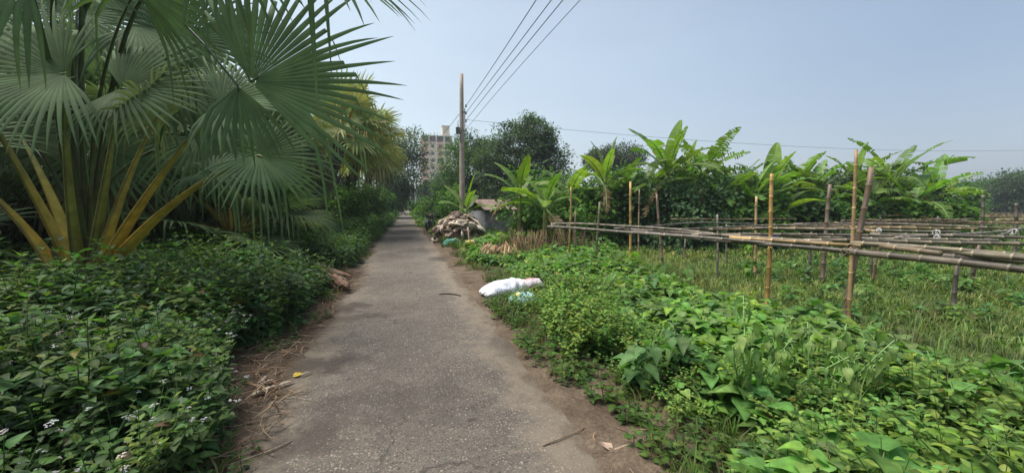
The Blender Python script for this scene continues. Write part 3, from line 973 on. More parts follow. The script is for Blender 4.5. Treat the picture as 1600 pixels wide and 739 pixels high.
# ================================================================== trees, bushes and hedges
def crown(mb, blobs, ncl, nlf, L, W, cols, rg, droop=.25, sig=.28, shell=.5, lowcut=None):
    """leaf clumps spread through the volume of the blobs (x, y, z, rx, ry, rz)"""
    B = np.array(blobs, float)
    wgt = (B[:, 3] * B[:, 4] * B[:, 5]) ** .7; wgt /= wgt.sum()
    bi = rg.choice(len(B), ncl, p=wgt)
    dr = unit(rg.normal(size=(ncl, 3))); rad = shell + (1 - shell) * rg.uniform(0, 1, ncl) ** .6
    rad *= rg.uniform(.86, 1.12, ncl)
    c = B[bi, :3] + dr * B[bi, 3:] * rad[:, None]
    if lowcut is not None: c[:, 2] = np.maximum(c[:, 2], lowcut + rg.uniform(0, .4, ncl))
    cs = rg.uniform(.7, 1.3, ncl) * sig
    n = ncl * nlf; ci = np.repeat(np.arange(ncl), nlf)
    off = rg.normal(size=(n, 3)) * cs[ci][:, None] * np.array([1, 1, .75])
    pos = c[ci] + off
    X = unit(dr[ci] * .5 + unit(off) * .7 + rg.normal(size=(n, 3)) * .45 + np.array([0, 0, -droop]))
    Nn = np.array([0, 0, 1.]) + dr[ci] * .5 + rg.normal(size=(n, 3)) * .45
    cols = np.array(cols); pick = rg.integers(0, len(cols), ncl)
    tint = cols[pick][ci] * rg.uniform(.8, 1.2, (ncl, 1))[ci] * rg.uniform(.75, 1.28, (n, 1))
    mb.add(*place_many(leaf(lod=2, ratio=W, droop=.25), pos, X, Nn, L * rg.uniform(.7, 1.3, n), tint))
    return c


def fronds(mb, blobs, nfr, temps, rg, size=1.0, tvar=.25, up=.2):
    """feathery compound leaves through the blobs"""
    B = np.array(blobs, float); wgt = (B[:, 3] * B[:, 4] * B[:, 5]) ** .7; wgt /= wgt.sum()
    bi = rg.choice(len(B), nfr, p=wgt)
    dr = unit(rg.normal(size=(nfr, 3))); rad = .35 + .7 * rg.uniform(0, 1, nfr) ** .6
    c = B[bi, :3] + dr * B[bi, 3:] * rad[:, None]
    X = unit(dr + rg.normal(size=(nfr, 3)) * .5 + np.array([0, 0, up])); Nn = np.array([0, 0, 1.]) + rg.normal(size=(nfr, 3)) * .3
    w_ = rg.integers(0, len(temps), nfr)
    for i, t in enumerate(temps):
        m = w_ == i
        if m.sum(): mb.add(*place_many(t, c[m], X[m], Nn[m], size * rg.uniform(.7, 1.3, m.sum()), rg.uniform(1 - tvar, 1 + tvar, (m.sum(), 1)) * np.ones((1, 3))))
    return c


def limbs(mb, base, top, r0, targets, rg, col=(.11, .09, .07)):
    base = np.asarray(base, float); top = np.asarray(top, float)
    n = 7; t = np.linspace(0, 1, n)[:, None]
    P = base * (1 - t) + top * t + np.c_[rg.uniform(-.08, .08, (n, 2)) * np.linalg.norm(top - base) * .25, np.zeros(n)] * np.sin(t * PI)
    mb.add(*tube(P, r0 * np.linspace(1.15, .6, n), 9, np.array(col)))
    for g in targets:
        s_ = rg.uniform(.45, 1.0); b = base * (1 - s_) + top * s_
        mid = (b + g) / 2 + np.array([rg.uniform(-.2, .2), rg.uniform(-.2, .2), .25]) * np.linalg.norm(g - b) * .3
        Pb = bez(b, mid, g, 6)
        mb.add(*tube(Pb, r0 * np.linspace(.5, .1, 6), 5, np.array(col) * rg.uniform(.8, 1.2)))


def tree(name, loc, label, cat, group, th, r0, blobs, ncl, nlf, L, W, cols, seed, sig=.3, droop=.25, bark=(.11, .09, .07), shell=.5, feather=None, nf=0, fs=1.0, nlimb=12):
    rg = np.random.default_rng(seed)
    loc = np.array([loc[0], loc[1], float(gz(loc[0], loc[1])) - .03])
    root = empty(name, loc, label, cat, group)
    bl = [(loc[0] + b[0], loc[1] + b[1], loc[2] + b[2], *b[3:]) for b in blobs]
    cm = MB(); c = np.zeros((0, 3))
    if ncl: c = crown(cm, bl, ncl, nlf, L, W, cols, rg, droop, sig, shell)
    if feather: c = np.concatenate([c, fronds(cm, bl, nf, feather, rg, fs)])
    cm.build('crown', M_LEAF, root, origin=loc)
    tm = MB()
    limbs(tm, loc, loc + np.array([rg.uniform(-.2, .2), rg.uniform(-.2, .2), th]), r0, c[rg.integers(0, len(c), nlimb)], rg, bark)
    tm.build('trunk', M_BARK, root, origin=loc)
    return root


def bush(name, loc, label, cat, group, blobs, ncl, nlf, L, W, cols, seed, sig=.2, droop=.2, stems=5, shell=.45, mat=None, feather=None, nf=0, fs=1.0):
    rg = np.random.default_rng(seed)
    loc = np.array([loc[0], loc[1], float(gz(loc[0], loc[1])) - .02])
    root = empty(name, loc, label, cat, group)
    bl = [(loc[0] + b[0], loc[1] + b[1], loc[2] + b[2], *b[3:]) for b in blobs]
    cm = MB(); c = np.zeros((0, 3))
    if ncl: c = crown(cm, bl, ncl, nlf, L, W, cols, rg, droop, sig, shell, lowcut=loc[2] + .05)
    if feather: c = np.concatenate([c, fronds(cm, bl, nf, feather, rg, fs)])
    cm.build('foliage', mat or M_LEAF, root, origin=loc)
    sm = MB()
    for k in range(stems):
        g = c[rg.integers(len(c))]; b = loc + np.array([rg.uniform(-.15, .15), rg.uniform(-.15, .15), 0])
        sm.add(*tube(bez(b, (b + g) / 2 + UP * .2, g, 5), [.03, .025, .02, .014, .006], 5, (.1, .085, .05)))
    sm.build('stem', M_BARK, root, origin=loc)
    return root


def XY(px, d):
    p = at_d(px, 318, d); return float(p[0]), float(p[1])


DK = [(.056, .092, .05), (.07, .112, .056), (.042, .072, .042), (.084, .135, .064)]
MD = [(.062, .132, .034), (.084, .165, .04), (.05, .105, .032)]
LT = [(.085, .18, .034), (.115, .215, .04), (.065, .145, .032)]
GREY = [(.06, .078, .05), (.08, .1, .065), (.045, .06, .04)]
FEA = [pinnate(600 + i, .32, 9, .055, (.055, .125, .026)) for i in range(3)]
FEAL = [pinnate(610 + i, .4, 9, .08, (.08, .17, .028)) for i in range(3)]
FEAD = [pinnate(620 + i, .4, 9, .08, (.035, .075, .03)) for i in range(3)]

# big dark tree behind the pole and its darker neighbour
x, y = XY(812, 29)
tree('mango_tree', (x, y), 'big dark rounded tree with dense leaves, right of the utility pole', 'tree', None, 3.2, .3,
     [(0, 0, 5.2, 2.6, 2.6, 2.6), (.9, -.4, 6.5, 1.7, 1.7, 1.7), (-1.7, .3, 4.6, 2.0, 2.0, 2.1), (2.1, 0, 4.3, 2.0, 2.0, 2.4), (.4, 0, 7.5, .9, .9, 1.0), (0, -.5, 2.6, 2.9, 2.4, 1.7), (1.9, .3, 6.3, 1.0, 1, 1.1)],
     880, 40, .2, .22, DK, 21, sig=.19, droop=.35)
x, y = XY(745, 32)
tree('mango_tree', (x, y), 'dark leafy tree directly behind the utility pole', 'tree', None, 3.0, .24,
     [(0, 0, 4.6, 2.1, 2.1, 2.3), (-.6, 0, 6.2, 1.3, 1.3, 1.3), (.9, 0, 5.7, 1.5, 1.5, 1.6), (0, -.3, 2.4, 2.2, 2.0, 1.6)], 540, 38, .2, .22, DK, 22, sig=.2, droop=.3)
x, y = XY(958, 40)
tree('distant_tree', (x, y), 'greyish broad tree rising alone behind the banana plants', 'tree', None, 4.6, .22,
     [(0, 0, 6.2, 3.0, 2.6, 1.5), (1.3, 0, 6.7, 1.9, 1.8, 1.2), (-1.6, 0, 6.2, 1.7, 1.6, 1.2), (0, 0, 4.4, 2.4, 2.2, 1.3)], 480, 34, .2, .24, GREY, 23, sig=.24, droop=0, bark=(.16, .14, .12))
# feathery trees by the pole, in front of the building
x, y = XY(705, 24)
tree('feathery_tree', (x, y), 'slender feathery tree left of the pole partly hiding the building', 'tree', None, 3.4, .07,
     [(.1, 0, 4.2, .9, .9, 1.2), (.35, 0, 5.3, .55, .6, .6), (-.4, 0, 3.1, .8, .8, .8), (.1, 0, 2.3, .9, .8, .6)], 60, 20, .12, .3, MD, 24, sig=.2, feather=FEA, nf=650, fs=1.05, bark=(.2, .18, .15))
x, y = XY(688, 27)
bush('roadside_bush', (x, y), 'dark low bush behind the parked motorcycle', 'bush', None, [(0, 0, 1.2, 1.0, 1.0, 1.2), (.6, .3, 2.0, .9, .9, 1.0), (1.2, 0, 1.0, .9, .9, 1.0)], 190, 24, .2, .26, DK + MD, 25, sig=.22)
x, y = XY(664, 33)
bush('roadside_bush', (x, y), 'yellow green bush beside the white street pole', 'bush', None, [(0, 0, .8, .9, .9, .9), (.5, 0, 1.3, .5, .5, .6)], 80, 24, .18, .25, LT + [(.13, .2, .03)], 26, sig=.2)
x, y = XY(705, 20.5)
bush('roadside_bush', (x, y), 'light green leafy bush behind the dry leaf heap', 'bush', None, [(0, 0, 1.4, .8, .8, .8), (.5, .2, 2.0, .55, .5, .5), (.9, 0, 1.0, .7, .6, .8)], 60, 22, .17, .28, LT, 27, sig=.2, feather=FEAL, nf=120, fs=.9)

# trees closing the road's end
far = [(618, 60, 6.5, DK, 'distant dark tree at the left of the road end'), (601, 42, 9.8, DK, 'tall dark fine leaved tree above the farthest palm'), (640, 92, 6.0, MD, 'tiny tree closing the far end of the road'),
       (612, 95, 7.5, MD, 'hazy tree left of the vanishing road'), (672, 70, 6.0, DK, 'distant tree below the building'), (655, 110, 7.0, MD, 'hazy tree right of the vanishing road'),
       (700, 60, 6.5, DK, 'distant tree hidden behind the pole side bushes')]
for i, (px, d, h, cs, lb) in enumerate(far):
    x, y = XY(px, d)
    s_ = h / 6.5
    sh = 1.9 if i == 1 else 0
    tree('roadside_tree', (x, y), lb, 'tree', 'trees at the far end of the road', 2.4 * s_, .16 * s_,
         [(sh, 0, 3.6 * s_, 2.0 * s_, 2.0 * s_, 2.0 * s_), (.7 * s_ + sh, 0, 5.2 * s_, 1.2 * s_, 1.2 * s_, 1.2 * s_), (-.8 * s_ + sh, 0, 4.6 * s_, 1.3 * s_, 1.2 * s_, 1.3 * s_), (0, 0, 1.6 * s_, 1.9 * s_, 1.8 * s_, 1.3 * s_)],
         420, 30, .2 + d * .0015, .26, cs, 40 + i, sig=.26 * s_)

# ---- left side behind the palms
left = [(-9.0, 3.5, 6.5, DK, 'dark tree at the far left edge of the picture behind the nearest palm'), (-10.4, 8.2, 8.0, DK, 'dark tree behind the nearest palm leaf stalks'), (-10.5, 14.5, 6.5, DK, 'dark tree behind the low trunkless palm'),
        (-9.5, 21, 6.0, MD, 'mid green tree behind the stout palm trunks'), (-7.0, 28, 6.0, DK, 'dark tree left of the leaning yellow palms'), (-6.0, 36, 6.5, DK, 'dark tree behind the farthest palm'),
        (-13, 24, 8.0, DK, 'tall dark tree deep behind the palm row')]
for i, (x, y, h, cs, lb) in enumerate(left):
    s_ = h / 6.5
    tree('shade_tree', (x, y), lb, 'tree', 'trees behind the palm row', 2.6 * s_, .2 * s_,
         [(0, 0, 4.2 * s_, 2.4 * s_, 2.4 * s_, 2.0 * s_), (1.1 * s_, -.5, 5.4 * s_, 1.4 * s_, 1.4 * s_, 1.1 * s_), (-1.1 * s_, .4, 4.8 * s_, 1.5 * s_, 1.5 * s_, 1.3 * s_)],
         460, 30, .2, .25, cs, 60 + i, sig=.28)
lb_ = [(-6.4, 9.3, 1.6, DK, 'dark shrub between the nearest and the low palm'), (-8.6, 6.2, 2.0, DK, 'dark shrub behind the orange leaf stalks'), (-6.2, 14.0, 1.7, MD, 'green shrub behind the second low palm'),
       (-5.8, 20.5, 2.1, MD, 'leafy green shrub between the dark palm trunks and the road'), (-3.4, 22.0, 2.0, LT, 'feathery green shrub under the leaning yellow palm'), (-3.2, 27.0, 2.3, MD, 'bushy overhanging shrub at the left road edge'),
       (-2.8, 33, 2.4, MD, 'leafy shrub under the farthest palm'), (-8.6, 12, 2.2, DK, 'dark shrub deep behind the low palm'), (-8.2, 18, 2.4, DK, 'dark shrub deep behind the tall palm trunks'), (-10.5, 5, 2.3, DK, 'dark shrub at the far left edge'),
       (-2.6, 42, 2.2, MD, 'green shrub at the left edge of the distant road'), (-2.4, 54, 2.4, MD, 'far green shrub at the left edge of the narrowing road'), (2.6, 44, 1.8, LT, 'light green shrub at the right edge of the distant road'), (2.5, 58, 2.2, MD, 'far green shrub at the right edge of the narrowing road')]
for i, (x, y, h, cs, lb) in enumerate(lb_):
    fe = i in (3, 4)
    bush('shrub', (x, y), lb, 'shrub', 'shrubs along the road', [(0, 0, h * .5, h * .6, h * .6, h * .5), (.35 * h, -.2, h * .75, h * .4, h * .4, h * .35), (-.4 * h, .2, h * .6, h * .45, h * .45, h * .4)],
         150, 24, .16 + .002 * y, .28, cs, 80 + i, sig=.2, feather=FEA if fe else None, nf=420 if fe else 0)

# ---- hedge-like vine covered bushes behind the trellis
VN = [(.07, .14, .056), (.088, .165, .06), (.056, .115, .052)]
hed = [(1062, 15.5, 2.3, VN, 'dark vine covered mound below the tallest banana plants'), (1125, 16.5, 2.3, VN, 'dark vine covered bush right of the vine mound'), (1000, 16.5, 1.9, VN, 'vine covered bush left of the vine mound'),
       (940, 16.0, 1.9, MD, 'mixed green bush under the pair of pale banana leaves'), (1180, 18, 2.2, VN, 'dark bush under the middle banana plants'), (1265, 18, 2.3, DK, 'dark bush between the middle and right bananas'),
       (1345, 17.5, 2.5, DK, 'dark bush behind the leaning bamboo post'), (1400, 18.5, 2.3, DK, 'dark bush below the long drooping banana leaf'), (895, 16.5, 2.7, LT, 'light green airy bush behind the first bamboo post'),
       (870, 22, 3.4, MD, 'feathery light tree between the dark tree and the bananas'), (1310, 22, 2.4, DK, 'dark bush behind the right banana clump'), (1225, 22, 2.4, DK, 'dark bush far behind the middle bananas'), (1100, 21, 2.8, MD, 'green bush far behind the tallest bananas'),
       (1020, 21, 2.9, MD, 'green bush behind the banana with the crossed leaves'), (1460, 20, 2.0, MD, 'green bush at the right end of the banana row'),
       (845, 14.8, 1.5, LT, 'bright bush between the shed and the short banana plant'), (880, 14.5, 1.7, LT, 'bright low bush behind the left end of the bamboo frame'),
       (1170, 15.2, 1.5, LT, 'light green bush between the vine mound and the golden post'), (1300, 15.5, 1.5, MD, 'green bush under the hanging banana leaves'), (1445, 15.0, 1.3, LT, 'light low bush under the low spreading banana')]
for i, (px, d, h, cs, lb) in enumerate(hed):
    x, y = XY(px, d); h = h * (1.3 if i not in (9,) else 1.05)
    fe = i in (8, 9, 15, 16)
    bush('vine_bush', (x, y), lb, 'bush', 'bushes behind the bamboo frame', [(0, 0, h * .45, h * .62, h * .6, h * .47), (.45 * h, -.2, h * .66, h * .42, h * .4, h * .36), (-.42 * h, .1, h * .7, h * .42, h * .42, h * .32), (.1, -.3, h * .25, h * .75, h * .6, h * .3)],
         420 if not fe else 60, 28, .16 if i < 9 else .19, .35, cs, 110 + i, sig=.17, droop=.5, feather=FEAL if fe else None, nf=420 if fe else 0, fs=.8)

# ---- far tree line on the right
tl = [(1500, 62, 5.2), (1535, 55, 5.6), (1590, 50, 6.6), (1475, 70, 6.2), (1560, 72, 6.4), (1420, 60, 5.6), (1660, 55, 6.5), (1450, 52, 5.0), (1615, 66, 6.5), (1380, 66, 6.0), (1720, 60, 6.2)]
tlab = ['feathery topped tree of the far treeline', 'mid green tree of the far treeline', 'dark rounded tree at the right edge of the picture', 'paler tree just right of the last banana leaf', 'tree of the far treeline behind two others',
        'far tree seen through the drooping banana leaves', 'far tree beyond the right edge', 'lowest tree of the far treeline', 'far tree behind the dark rounded one', 'far tree hidden behind the right banana clump', 'last far tree beyond the right edge']
for i, (px, d, h) in enumerate(tl):
    x, y = XY(px, d); s_ = h / 6.5; cs = DK if i in (2, 8, 6) else MD
    tree('treeline_tree', (x, y), tlab[i], 'tree', 'far treeline beyond the field', 2.2 * s_, .2,
         [(0, 0, 3.2 * s_, 3.2 * s_, 3 * s_, 2.4 * s_), (1.8 * s_, 0, 4.6 * s_, 1.7 * s_, 1.7 * s_, 1.5 * s_), (-1.9 * s_, 0, 4.2 * s_, 1.9 * s_, 1.8 * s_, 1.6 * s_), (0, 0, 1.4 * s_, 3.6 * s_, 3.2 * s_, 1.4 * s_)],
         520, 30, .26, .26, cs, 140 + i, sig=.33, feather=FEAD if i in (0, 3) else None, nf=200 if i in (0, 3) else 0, fs=2.0)
# a thin far belt closing the horizon
rgB = np.random.default_rng(150); mb = MB()
for k in range(150):
    px = rgB.uniform(640, 1900); d = rgB.uniform(90, 150); x, y = XY(px, d); h = rgB.uniform(2.0, 4.2)
    crown(mb, [(x, y, h * .5, 4.5, 4, h * .5)], 34, 14, .7, .3, MD, rgB, sig=.6)
for k in range(60):
    px = rgB.uniform(-900, 610); d = rgB.uniform(60, 130); x, y = XY(px, d); h = rgB.uniform(2.5, 5)
    if x > -8: continue
    crown(mb, [(x, y, h * .5, 4.5, 4, h * .5)], 34, 14, .6, .3, DK, rgB, sig=.6)
tag(mb.build('far_woods', M_LEAF), 'low belt of far woods along the horizon', 'woods', kind='stuff')


# ================================================================== banana plants
def banana_leaf(rg, base, az, el, L=1.7, W=.26, curve=1.2, torn=.5, col=(.08, .17, .028), pet=.28, roll=0.):
    """blade along an arching midrib, each half cut into strips; returns V,Q,C and the midrib tube"""
    m = 15
    d = np.array([math.cos(az), math.sin(az), 0.])
    t = np.linspace(0, 1, m); e = el - curve * t ** 1.3
    stp = L * (1 + pet) / (m - 1)
    P = np.cumsum(np.concatenate([[np.zeros(3)], (np.cos(e)[:-1, None] * d + np.sin(e)[:-1, None] * UP) * stp]), 0) + np.asarray(base)
    T = np.cos(e)[:, None] * d + np.sin(e)[:, None] * UP
    side0 = np.array([-d[1], d[0], 0.])
    nrm = np.cross(T, side0) * 1.0
    nrm[:] = np.where((nrm[:, 2:3] < 0) & (abs(e[:, None]) < 1.2), -nrm, nrm)
    side = side0 * math.cos(roll) + np.array([0, 0, 0.])
    V, Q, C = [], [], []; n = 0
    i0 = int(pet / (1 + pet) * m)
    ns_ = 20
    ts = np.linspace(pet / (1 + pet), 1, ns_ + 1)
    wprof = lambda s_: W * np.clip(np.sin(np.clip(s_, 0, 1) ** .75 * PI * .97 + .06), .03, 1) ** .55
    f0 = rg.uniform(.85, 1.15)
    for s_ in (-1, 1):
        off = 0.0
        for k in range(ns_):
            a, b = ts[k], ts[k + 1]
            if rg.uniform() < torn: off = rg.uniform(-1.0, .3) * min(1, torn * 1.5); b2 = b - (b - a) * rg.uniform(.08, .5)
            else: b2 = b
            row = []
            for tt in (a, b2):
                p = np.array([np.interp(tt, t, P[:, c]) for c in range(3)]); nn = np.array([np.interp(tt, t, nrm[:, c]) for c in range(3)])
                tg = np.array([np.interp(tt, t, T[:, c]) for c in range(3)])
                w = float(wprof((tt - ts[0]) / (1 - ts[0])))
                dirw = side * s_ * .97 + nn * (.32 + math.sin(roll) * s_) + tg * .22
                dirw = unit(dirw)
                mid = p + dirw * w * .5
                tip = p + dirw * w + (-UP * (.10 + max(0, -off) * .75) + nn * .0) * w + side * s_ * (max(0, -off) * -.45) * w
                row.append((p, mid - UP * max(0, -off) * .15 * w, tip))
            c = np.array(col) * f0 * rg.uniform(.85, 1.18)
            tc = c * np.array([1.15, 1.0, .9]) if rg.uniform() > .16 * torn else np.array([.2, .13, .05])
            V += list(row[0]) + list(row[1]); C += [c * 1.15, c, tc] * 2
            Q += [(n, n + 3, n + 4, n + 1), (n + 1, n + 4, n + 5, n + 2)] if s_ > 0 else [(n, n + 1, n + 4, n + 3), (n + 1, n + 2, n + 5, n + 4)]
            n += 6
    rib = tube(P, np.linspace(.032, .005, m), 6, np.array([.17, .24, .06]))
    return (np.array(V), np.array(Q), None, np.array(C)), rib


def banana(loc, H, seed, label, n=8, L=1.7, W=.27, lean=0., col=(.098, .195, .038), torn=.55, r=.1, young=True, dead=1, droopy=0.):
    rg = np.random.default_rng(seed)
    loc = np.array([loc[0], loc[1], float(gz(loc[0], loc[1])) - .03])
    root = empty('banana_plant', loc, label, 'banana plant', 'banana plants along the field')
    st = H - L * .72
    st = max(st, .35)
    la = rg.uniform(0, 2 * PI); top = loc + np.array([math.cos(la) * lean, math.sin(la) * lean, st])
    P = bez(loc, (loc + top) / 2, top, 8)
    C = np.array([[.16, .12, .06]]) * (1 - np.linspace(0, 1, 8))[:, None] + np.array([[.13, .17, .045]]) * np.linspace(0, 1, 8)[:, None]
    b = MB(); b.add(*tube(P, r * np.linspace(1.15, .6, 8), 10, C * rg.uniform(.8, 1.2, (8, 1))))
    for k in range(4):      # dry sheaths hugging the stem
        a = rg.uniform(0, 2 * PI); h = rg.uniform(.1, .9); p = loc + (top - loc) * h; o = np.array([math.cos(a), math.sin(a), 0])
        b.add(*tube(bez(p + o * r * .9, p + o * r * 1.3 - UP * .2, p + o * r * 1.6 - UP * rg.uniform(.35, .6), 4), [.05, .045, .035, .01], 5, (.2, .13, .07), flat=.35))
    b.build('pseudostem', M_BARK, root, origin=loc)
    for i in range(n):
        az = i * 2.4 + rg.uniform(-.35, .35); u_ = i / max(1, n - 1)
        if i == 0 and young: el, cv, tn, cc = 1.45, .25, .08, (.13, .23, .03)
        else: el, cv, tn, cc = 1.32 - .95 * u_ - droopy * .5 + rg.uniform(-.12, .12), .7 + .85 * u_ + droopy * .4 + rg.uniform(-.15, .2), torn * (.4 + .9 * u_), np.array(col) * rg.uniform(.75, 1.35) * np.array([rg.uniform(.9, 1.25), 1, 1])
        lb = None
        if i >= n - dead: el, cv, tn, cc, lb = -.3, 1.0, .9, (.19, .12, .06), 'dry brown hanging banana leaf'
        bl, rib = banana_leaf(rg, top - UP * rg.uniform(0, .12), az, el, L * rg.uniform(.8, 1.1), W * rg.uniform(.85, 1.1), cv, tn, cc, roll=rg.uniform(-.4, .4))
        o = MB().add(*bl).build('leaf', M_BANANA, root, origin=loc)
        if lb: o['label'] = lb
        MB().add(*rib).build('midrib', M_PETI, o, origin=loc)
    return root


BN = [(728, 17.2, 2.3, 'small banana plant at the foot of the utility pole', dict(n=8, L=1.45, W=.2, torn=.2, dead=1)),
      (812, 14.0, 3.0, 'banana plant with one bright upright leaf beside the tin shed', dict(n=10, L=1.3, W=.22, col=(.1, .2, .03), torn=.3)),
      (852, 12.3, 2.5, 'short banana plant with brown dry stem at the left end of the bamboo frame', dict(n=11, L=1.2, W=.2, col=(.1, .2, .03), torn=.35, young=False)),
      (945, 15.0, 3.6, 'banana plant with two pale erect leaves left of the tallest ones', dict(n=8, L=1.5, W=.24, col=(.13, .23, .045), torn=.15, droopy=-.4)),
      (1000, 15.5, 3.2, 'banana plant whose torn leaves lean left under the tallest one', dict(n=11, L=1.8, W=.32, torn=.6, young=False)),
      (1042, 15.2, 4.3, 'tallest banana plant with a broad leaf rising straight up', dict(n=13, L=1.95, W=.31, torn=.5)),
      (1098, 16.0, 4.2, 'tall banana plant with ragged leaves right of the tallest one', dict(n=13, L=1.85, W=.31, torn=.85, young=False)),
      (1150, 17.0, 3.5, 'banana plant with ragged low leaves between two taller groups', dict(n=12, L=1.75, W=.29, torn=.95, young=False)),
      (1200, 16.0, 3.3, 'banana plant with bright yellow green new leaf behind the golden post', dict(n=13, L=1.75, W=.31, torn=.5)),
      (1240, 17.5, 3.6, 'banana plant with finely torn leaves right of the golden post', dict(n=13, L=1.85, W=.29, torn=.95, young=False)),
      (1292, 16.5, 3.2, 'dark banana plant with many torn hanging leaves', dict(n=12, L=1.9, W=.32, torn=.8, droopy=.3, young=False)),
      (1335, 17.0, 3.8, 'banana plant behind the forked pair of bamboo posts', dict(n=12, L=1.8, W=.29, torn=.7)),
      (1390, 16.2, 3.9, 'banana plant with one long ragged leaf arching right', dict(n=11, L=2.0, W=.3, torn=.8, young=False)),
      (1428, 15.2, 3.0, 'low spreading banana plant at the right end of the row', dict(n=12, L=1.9, W=.3, torn=.75, droopy=.3, young=False)),
      (1458, 18.0, 3.3, 'small ragged banana plant farthest to the right', dict(n=11, L=1.8, W=.3, torn=.7, young=False)),
      (888, 15.4, 3.0, 'banana plant behind the short golden post', dict(n=11, L=1.5, W=.26, torn=.5, col=(.11, .21, .04), young=False)),
      (970, 16.4, 3.2, 'banana plant between the pale erect leaves and the tallest one', dict(n=11, L=1.6, W=.28, torn=.8, young=False)),
      (1068, 16.6, 3.7, 'banana plant tucked between the two tallest ones', dict(n=12, L=1.8, W=.3, torn=.8)),
      (1128, 15.6, 3.0, 'low banana plant arching over the vine mound', dict(n=11, L=1.8, W=.28, torn=.7, young=False, droopy=.2)),
      (1176, 15.4, 2.9, 'low pale banana plant just left of the golden post', dict(n=11, L=1.6, W=.28, torn=.5, col=(.11, .21, .04), young=False)),
      (1222, 14.8, 2.3, 'young banana plant with one broad hanging leaf right of the golden post', dict(n=7, L=1.3, W=.27, torn=.2, col=(.12, .22, .045), young=False, droopy=.5)),
      (1268, 17.2, 3.4, 'banana plant with feathery torn leaves between the middle and right groups', dict(n=12, L=1.8, W=.28, torn=.95, young=False)),
      (1362, 15.4, 3.0, 'banana plant low behind the leaning post', dict(n=11, L=1.8, W=.28, torn=.6, col=(.1, .2, .036), young=False))]
for i, (px, d, h, lb, kw) in enumerate(BN):
    banana(XY(px, d), h, 200 + i, lb, **kw)
# ================================================================== bamboo frame over the field
rgT = np.random.default_rng(31)
TZ = 1.03
tr_o = at_z(1200, 487, -.14)
trellis = empty('bamboo_trellis', tr_o, 'long low frame of lashed bamboo poles on upright posts over the grassy field', 'trellis')
OLD = [(.17, .12, .072), (.24, .17, .095), (.11, .082, .056), (.28, .205, .11)]
GOLD = (.46, .27, .085)


def bamboo(mb, a, b, r, col, rg, bend=.03, n=None, node=.3, sides=8):
    a = np.asarray(a, float); b = np.asarray(b, float); Ln = np.linalg.norm(b - a)
    t, rr, cc = [0.], [1.], [1.]
    k = node * rg.uniform(.3, 1) / Ln
    while k < .985:
        for dt, q, c in ((-.012, 1.0, .9), (0, 1.2, 1.75), (.012, 1.0, .55)):
            t.append(k + dt / max(Ln, .5)); rr.append(q); cc.append(c)
        k += node * rg.uniform(.8, 1.25) / Ln
    t.append(1.); rr.append(1.); cc.append(1.)
    t = np.array(t); o = np.argsort(t); t = t[o]; rr = np.array(rr)[o]; cc = np.array(cc)[o]
    dv = unit(b - a); s_ = np.cross(dv, [.3, .2, 1]); s_ = unit(s_); u_ = np.cross(s_, dv)
    off = np.sin(t * PI)[:, None] * (s_ * rg.uniform(-1, 1) + u_ * rg.uniform(-1, 1)) * bend * Ln
    off += np.sin(t * PI * 3)[:, None] * (s_ * rg.uniform(-1, 1) + u_ * rg.uniform(-1, 1)) * bend * Ln * .2
    P = a + (b - a) * t[:, None] + off
    seg = np.repeat(rg.uniform(.75, 1.25, len(t) // 3 + 2), 3)[:len(t)]
    C = np.asarray(col)[None] * (cc * seg)[:, None]
    mb.add(*tube(P, r * rr * (1 - .25 * t), sides, C))


def tie(mb, p, d, r, col, rg, tails=2):
    """a few turns of cord round a joint with loose tails"""
    p = np.asarray(p, float)
    r = r * .72
    for k in range(3):
        a = np.linspace(0, 2 * PI, 11); ax = unit(np.asarray(d) + rg.normal(size=3) * .35); s_ = unit(np.cross(ax, [.2, .4, 1])); u_ = np.cross(s_, ax)
        P = p + r * (np.cos(a)[:, None] * s_ + np.sin(a)[:, None] * u_) + ax * rg.uniform(-.03, .03)
        mb.add(*tube(P, .007, 5, np.array(col) * rg.uniform(.8, 1.2)))
    for k in range(tails):
        q = p + rg.normal(size=3) * .03
        mb.add(*tube(bez(q, q + rg.normal(size=3) * .06, q + np.array([rg.uniform(-.05, .05), rg.uniform(-.05, .05), -rg.uniform(.05, .16)]), 5), .005, 4, np.array(col)))


def part(mb, name, mat=None, label=None):
    o = mb.build(name, mat or M_BAMBOO, trellis, origin=tr_o)
    if label: o['label'] = label
    return o


def post(pxb, pyb, pxt, pyt, r, col, zb=-.14, label=None, bend=.012, d=None, dt=0.0):
    """upright whose foot is at pixel (pxb, pyb) on the field"""
    f = at_z(pxb, pyb, zb) if d is None else at_d(pxb, pyb, d)
    dd = float(np.dot(f - EYE, CF)) + dt
    t = at_d(pxt, pyt, dd)
    f = f.copy()
    if d is not None: f = np.array([f[0], f[1], float(gz(f[0], f[1]))])
    m = MB(); bamboo(m, f - UP * .12, t, r, col, rgT, bend)
    part(m, 'post', label=label)
    return f, t


# posts one can tell apart
post(1198, 489, 1206, 272, .034, GOLD, label='golden fresh bamboo post')
post(1316, 512, 1362, 262, .042, (.2, .135, .09), label='thick dark leaning post')
post(1326, 500, 1338, 234, .026, (.36, .235, .11), label='slender straight post beside the leaning one', d=5.35)
post(985, 430, 985, 284, .034, GOLD, label='golden bamboo post with a dark band')
post(886, 396, 892, 292, .03, (.42, .26, .1), label='short golden post near the left end', d=9.6)
post(930, 425, 937, 316, .03, (.19, .15, .1), d=8.6)
post(1038, 424, 1026, 303, .036, (.2, .14, .1), d=9.6)
post(898, 392, 899, 330, .03, (.2, .15, .1), d=11)
post(998, 388, 999, 296, .026, (.3, .22, .12), d=12)
post(1180, 432, 1182, 307, .034, (.4, .27, .13), d=9.2)
post(1285, 440, 1297, 288, .045, (.17, .12, .085), d=8.3)
post(1120, 440, 1121, 335, .026, (.17, .15, .12), d=9)
post(1265, 432, 1268, 362, .032, (.12, .1, .085), d=9.4)
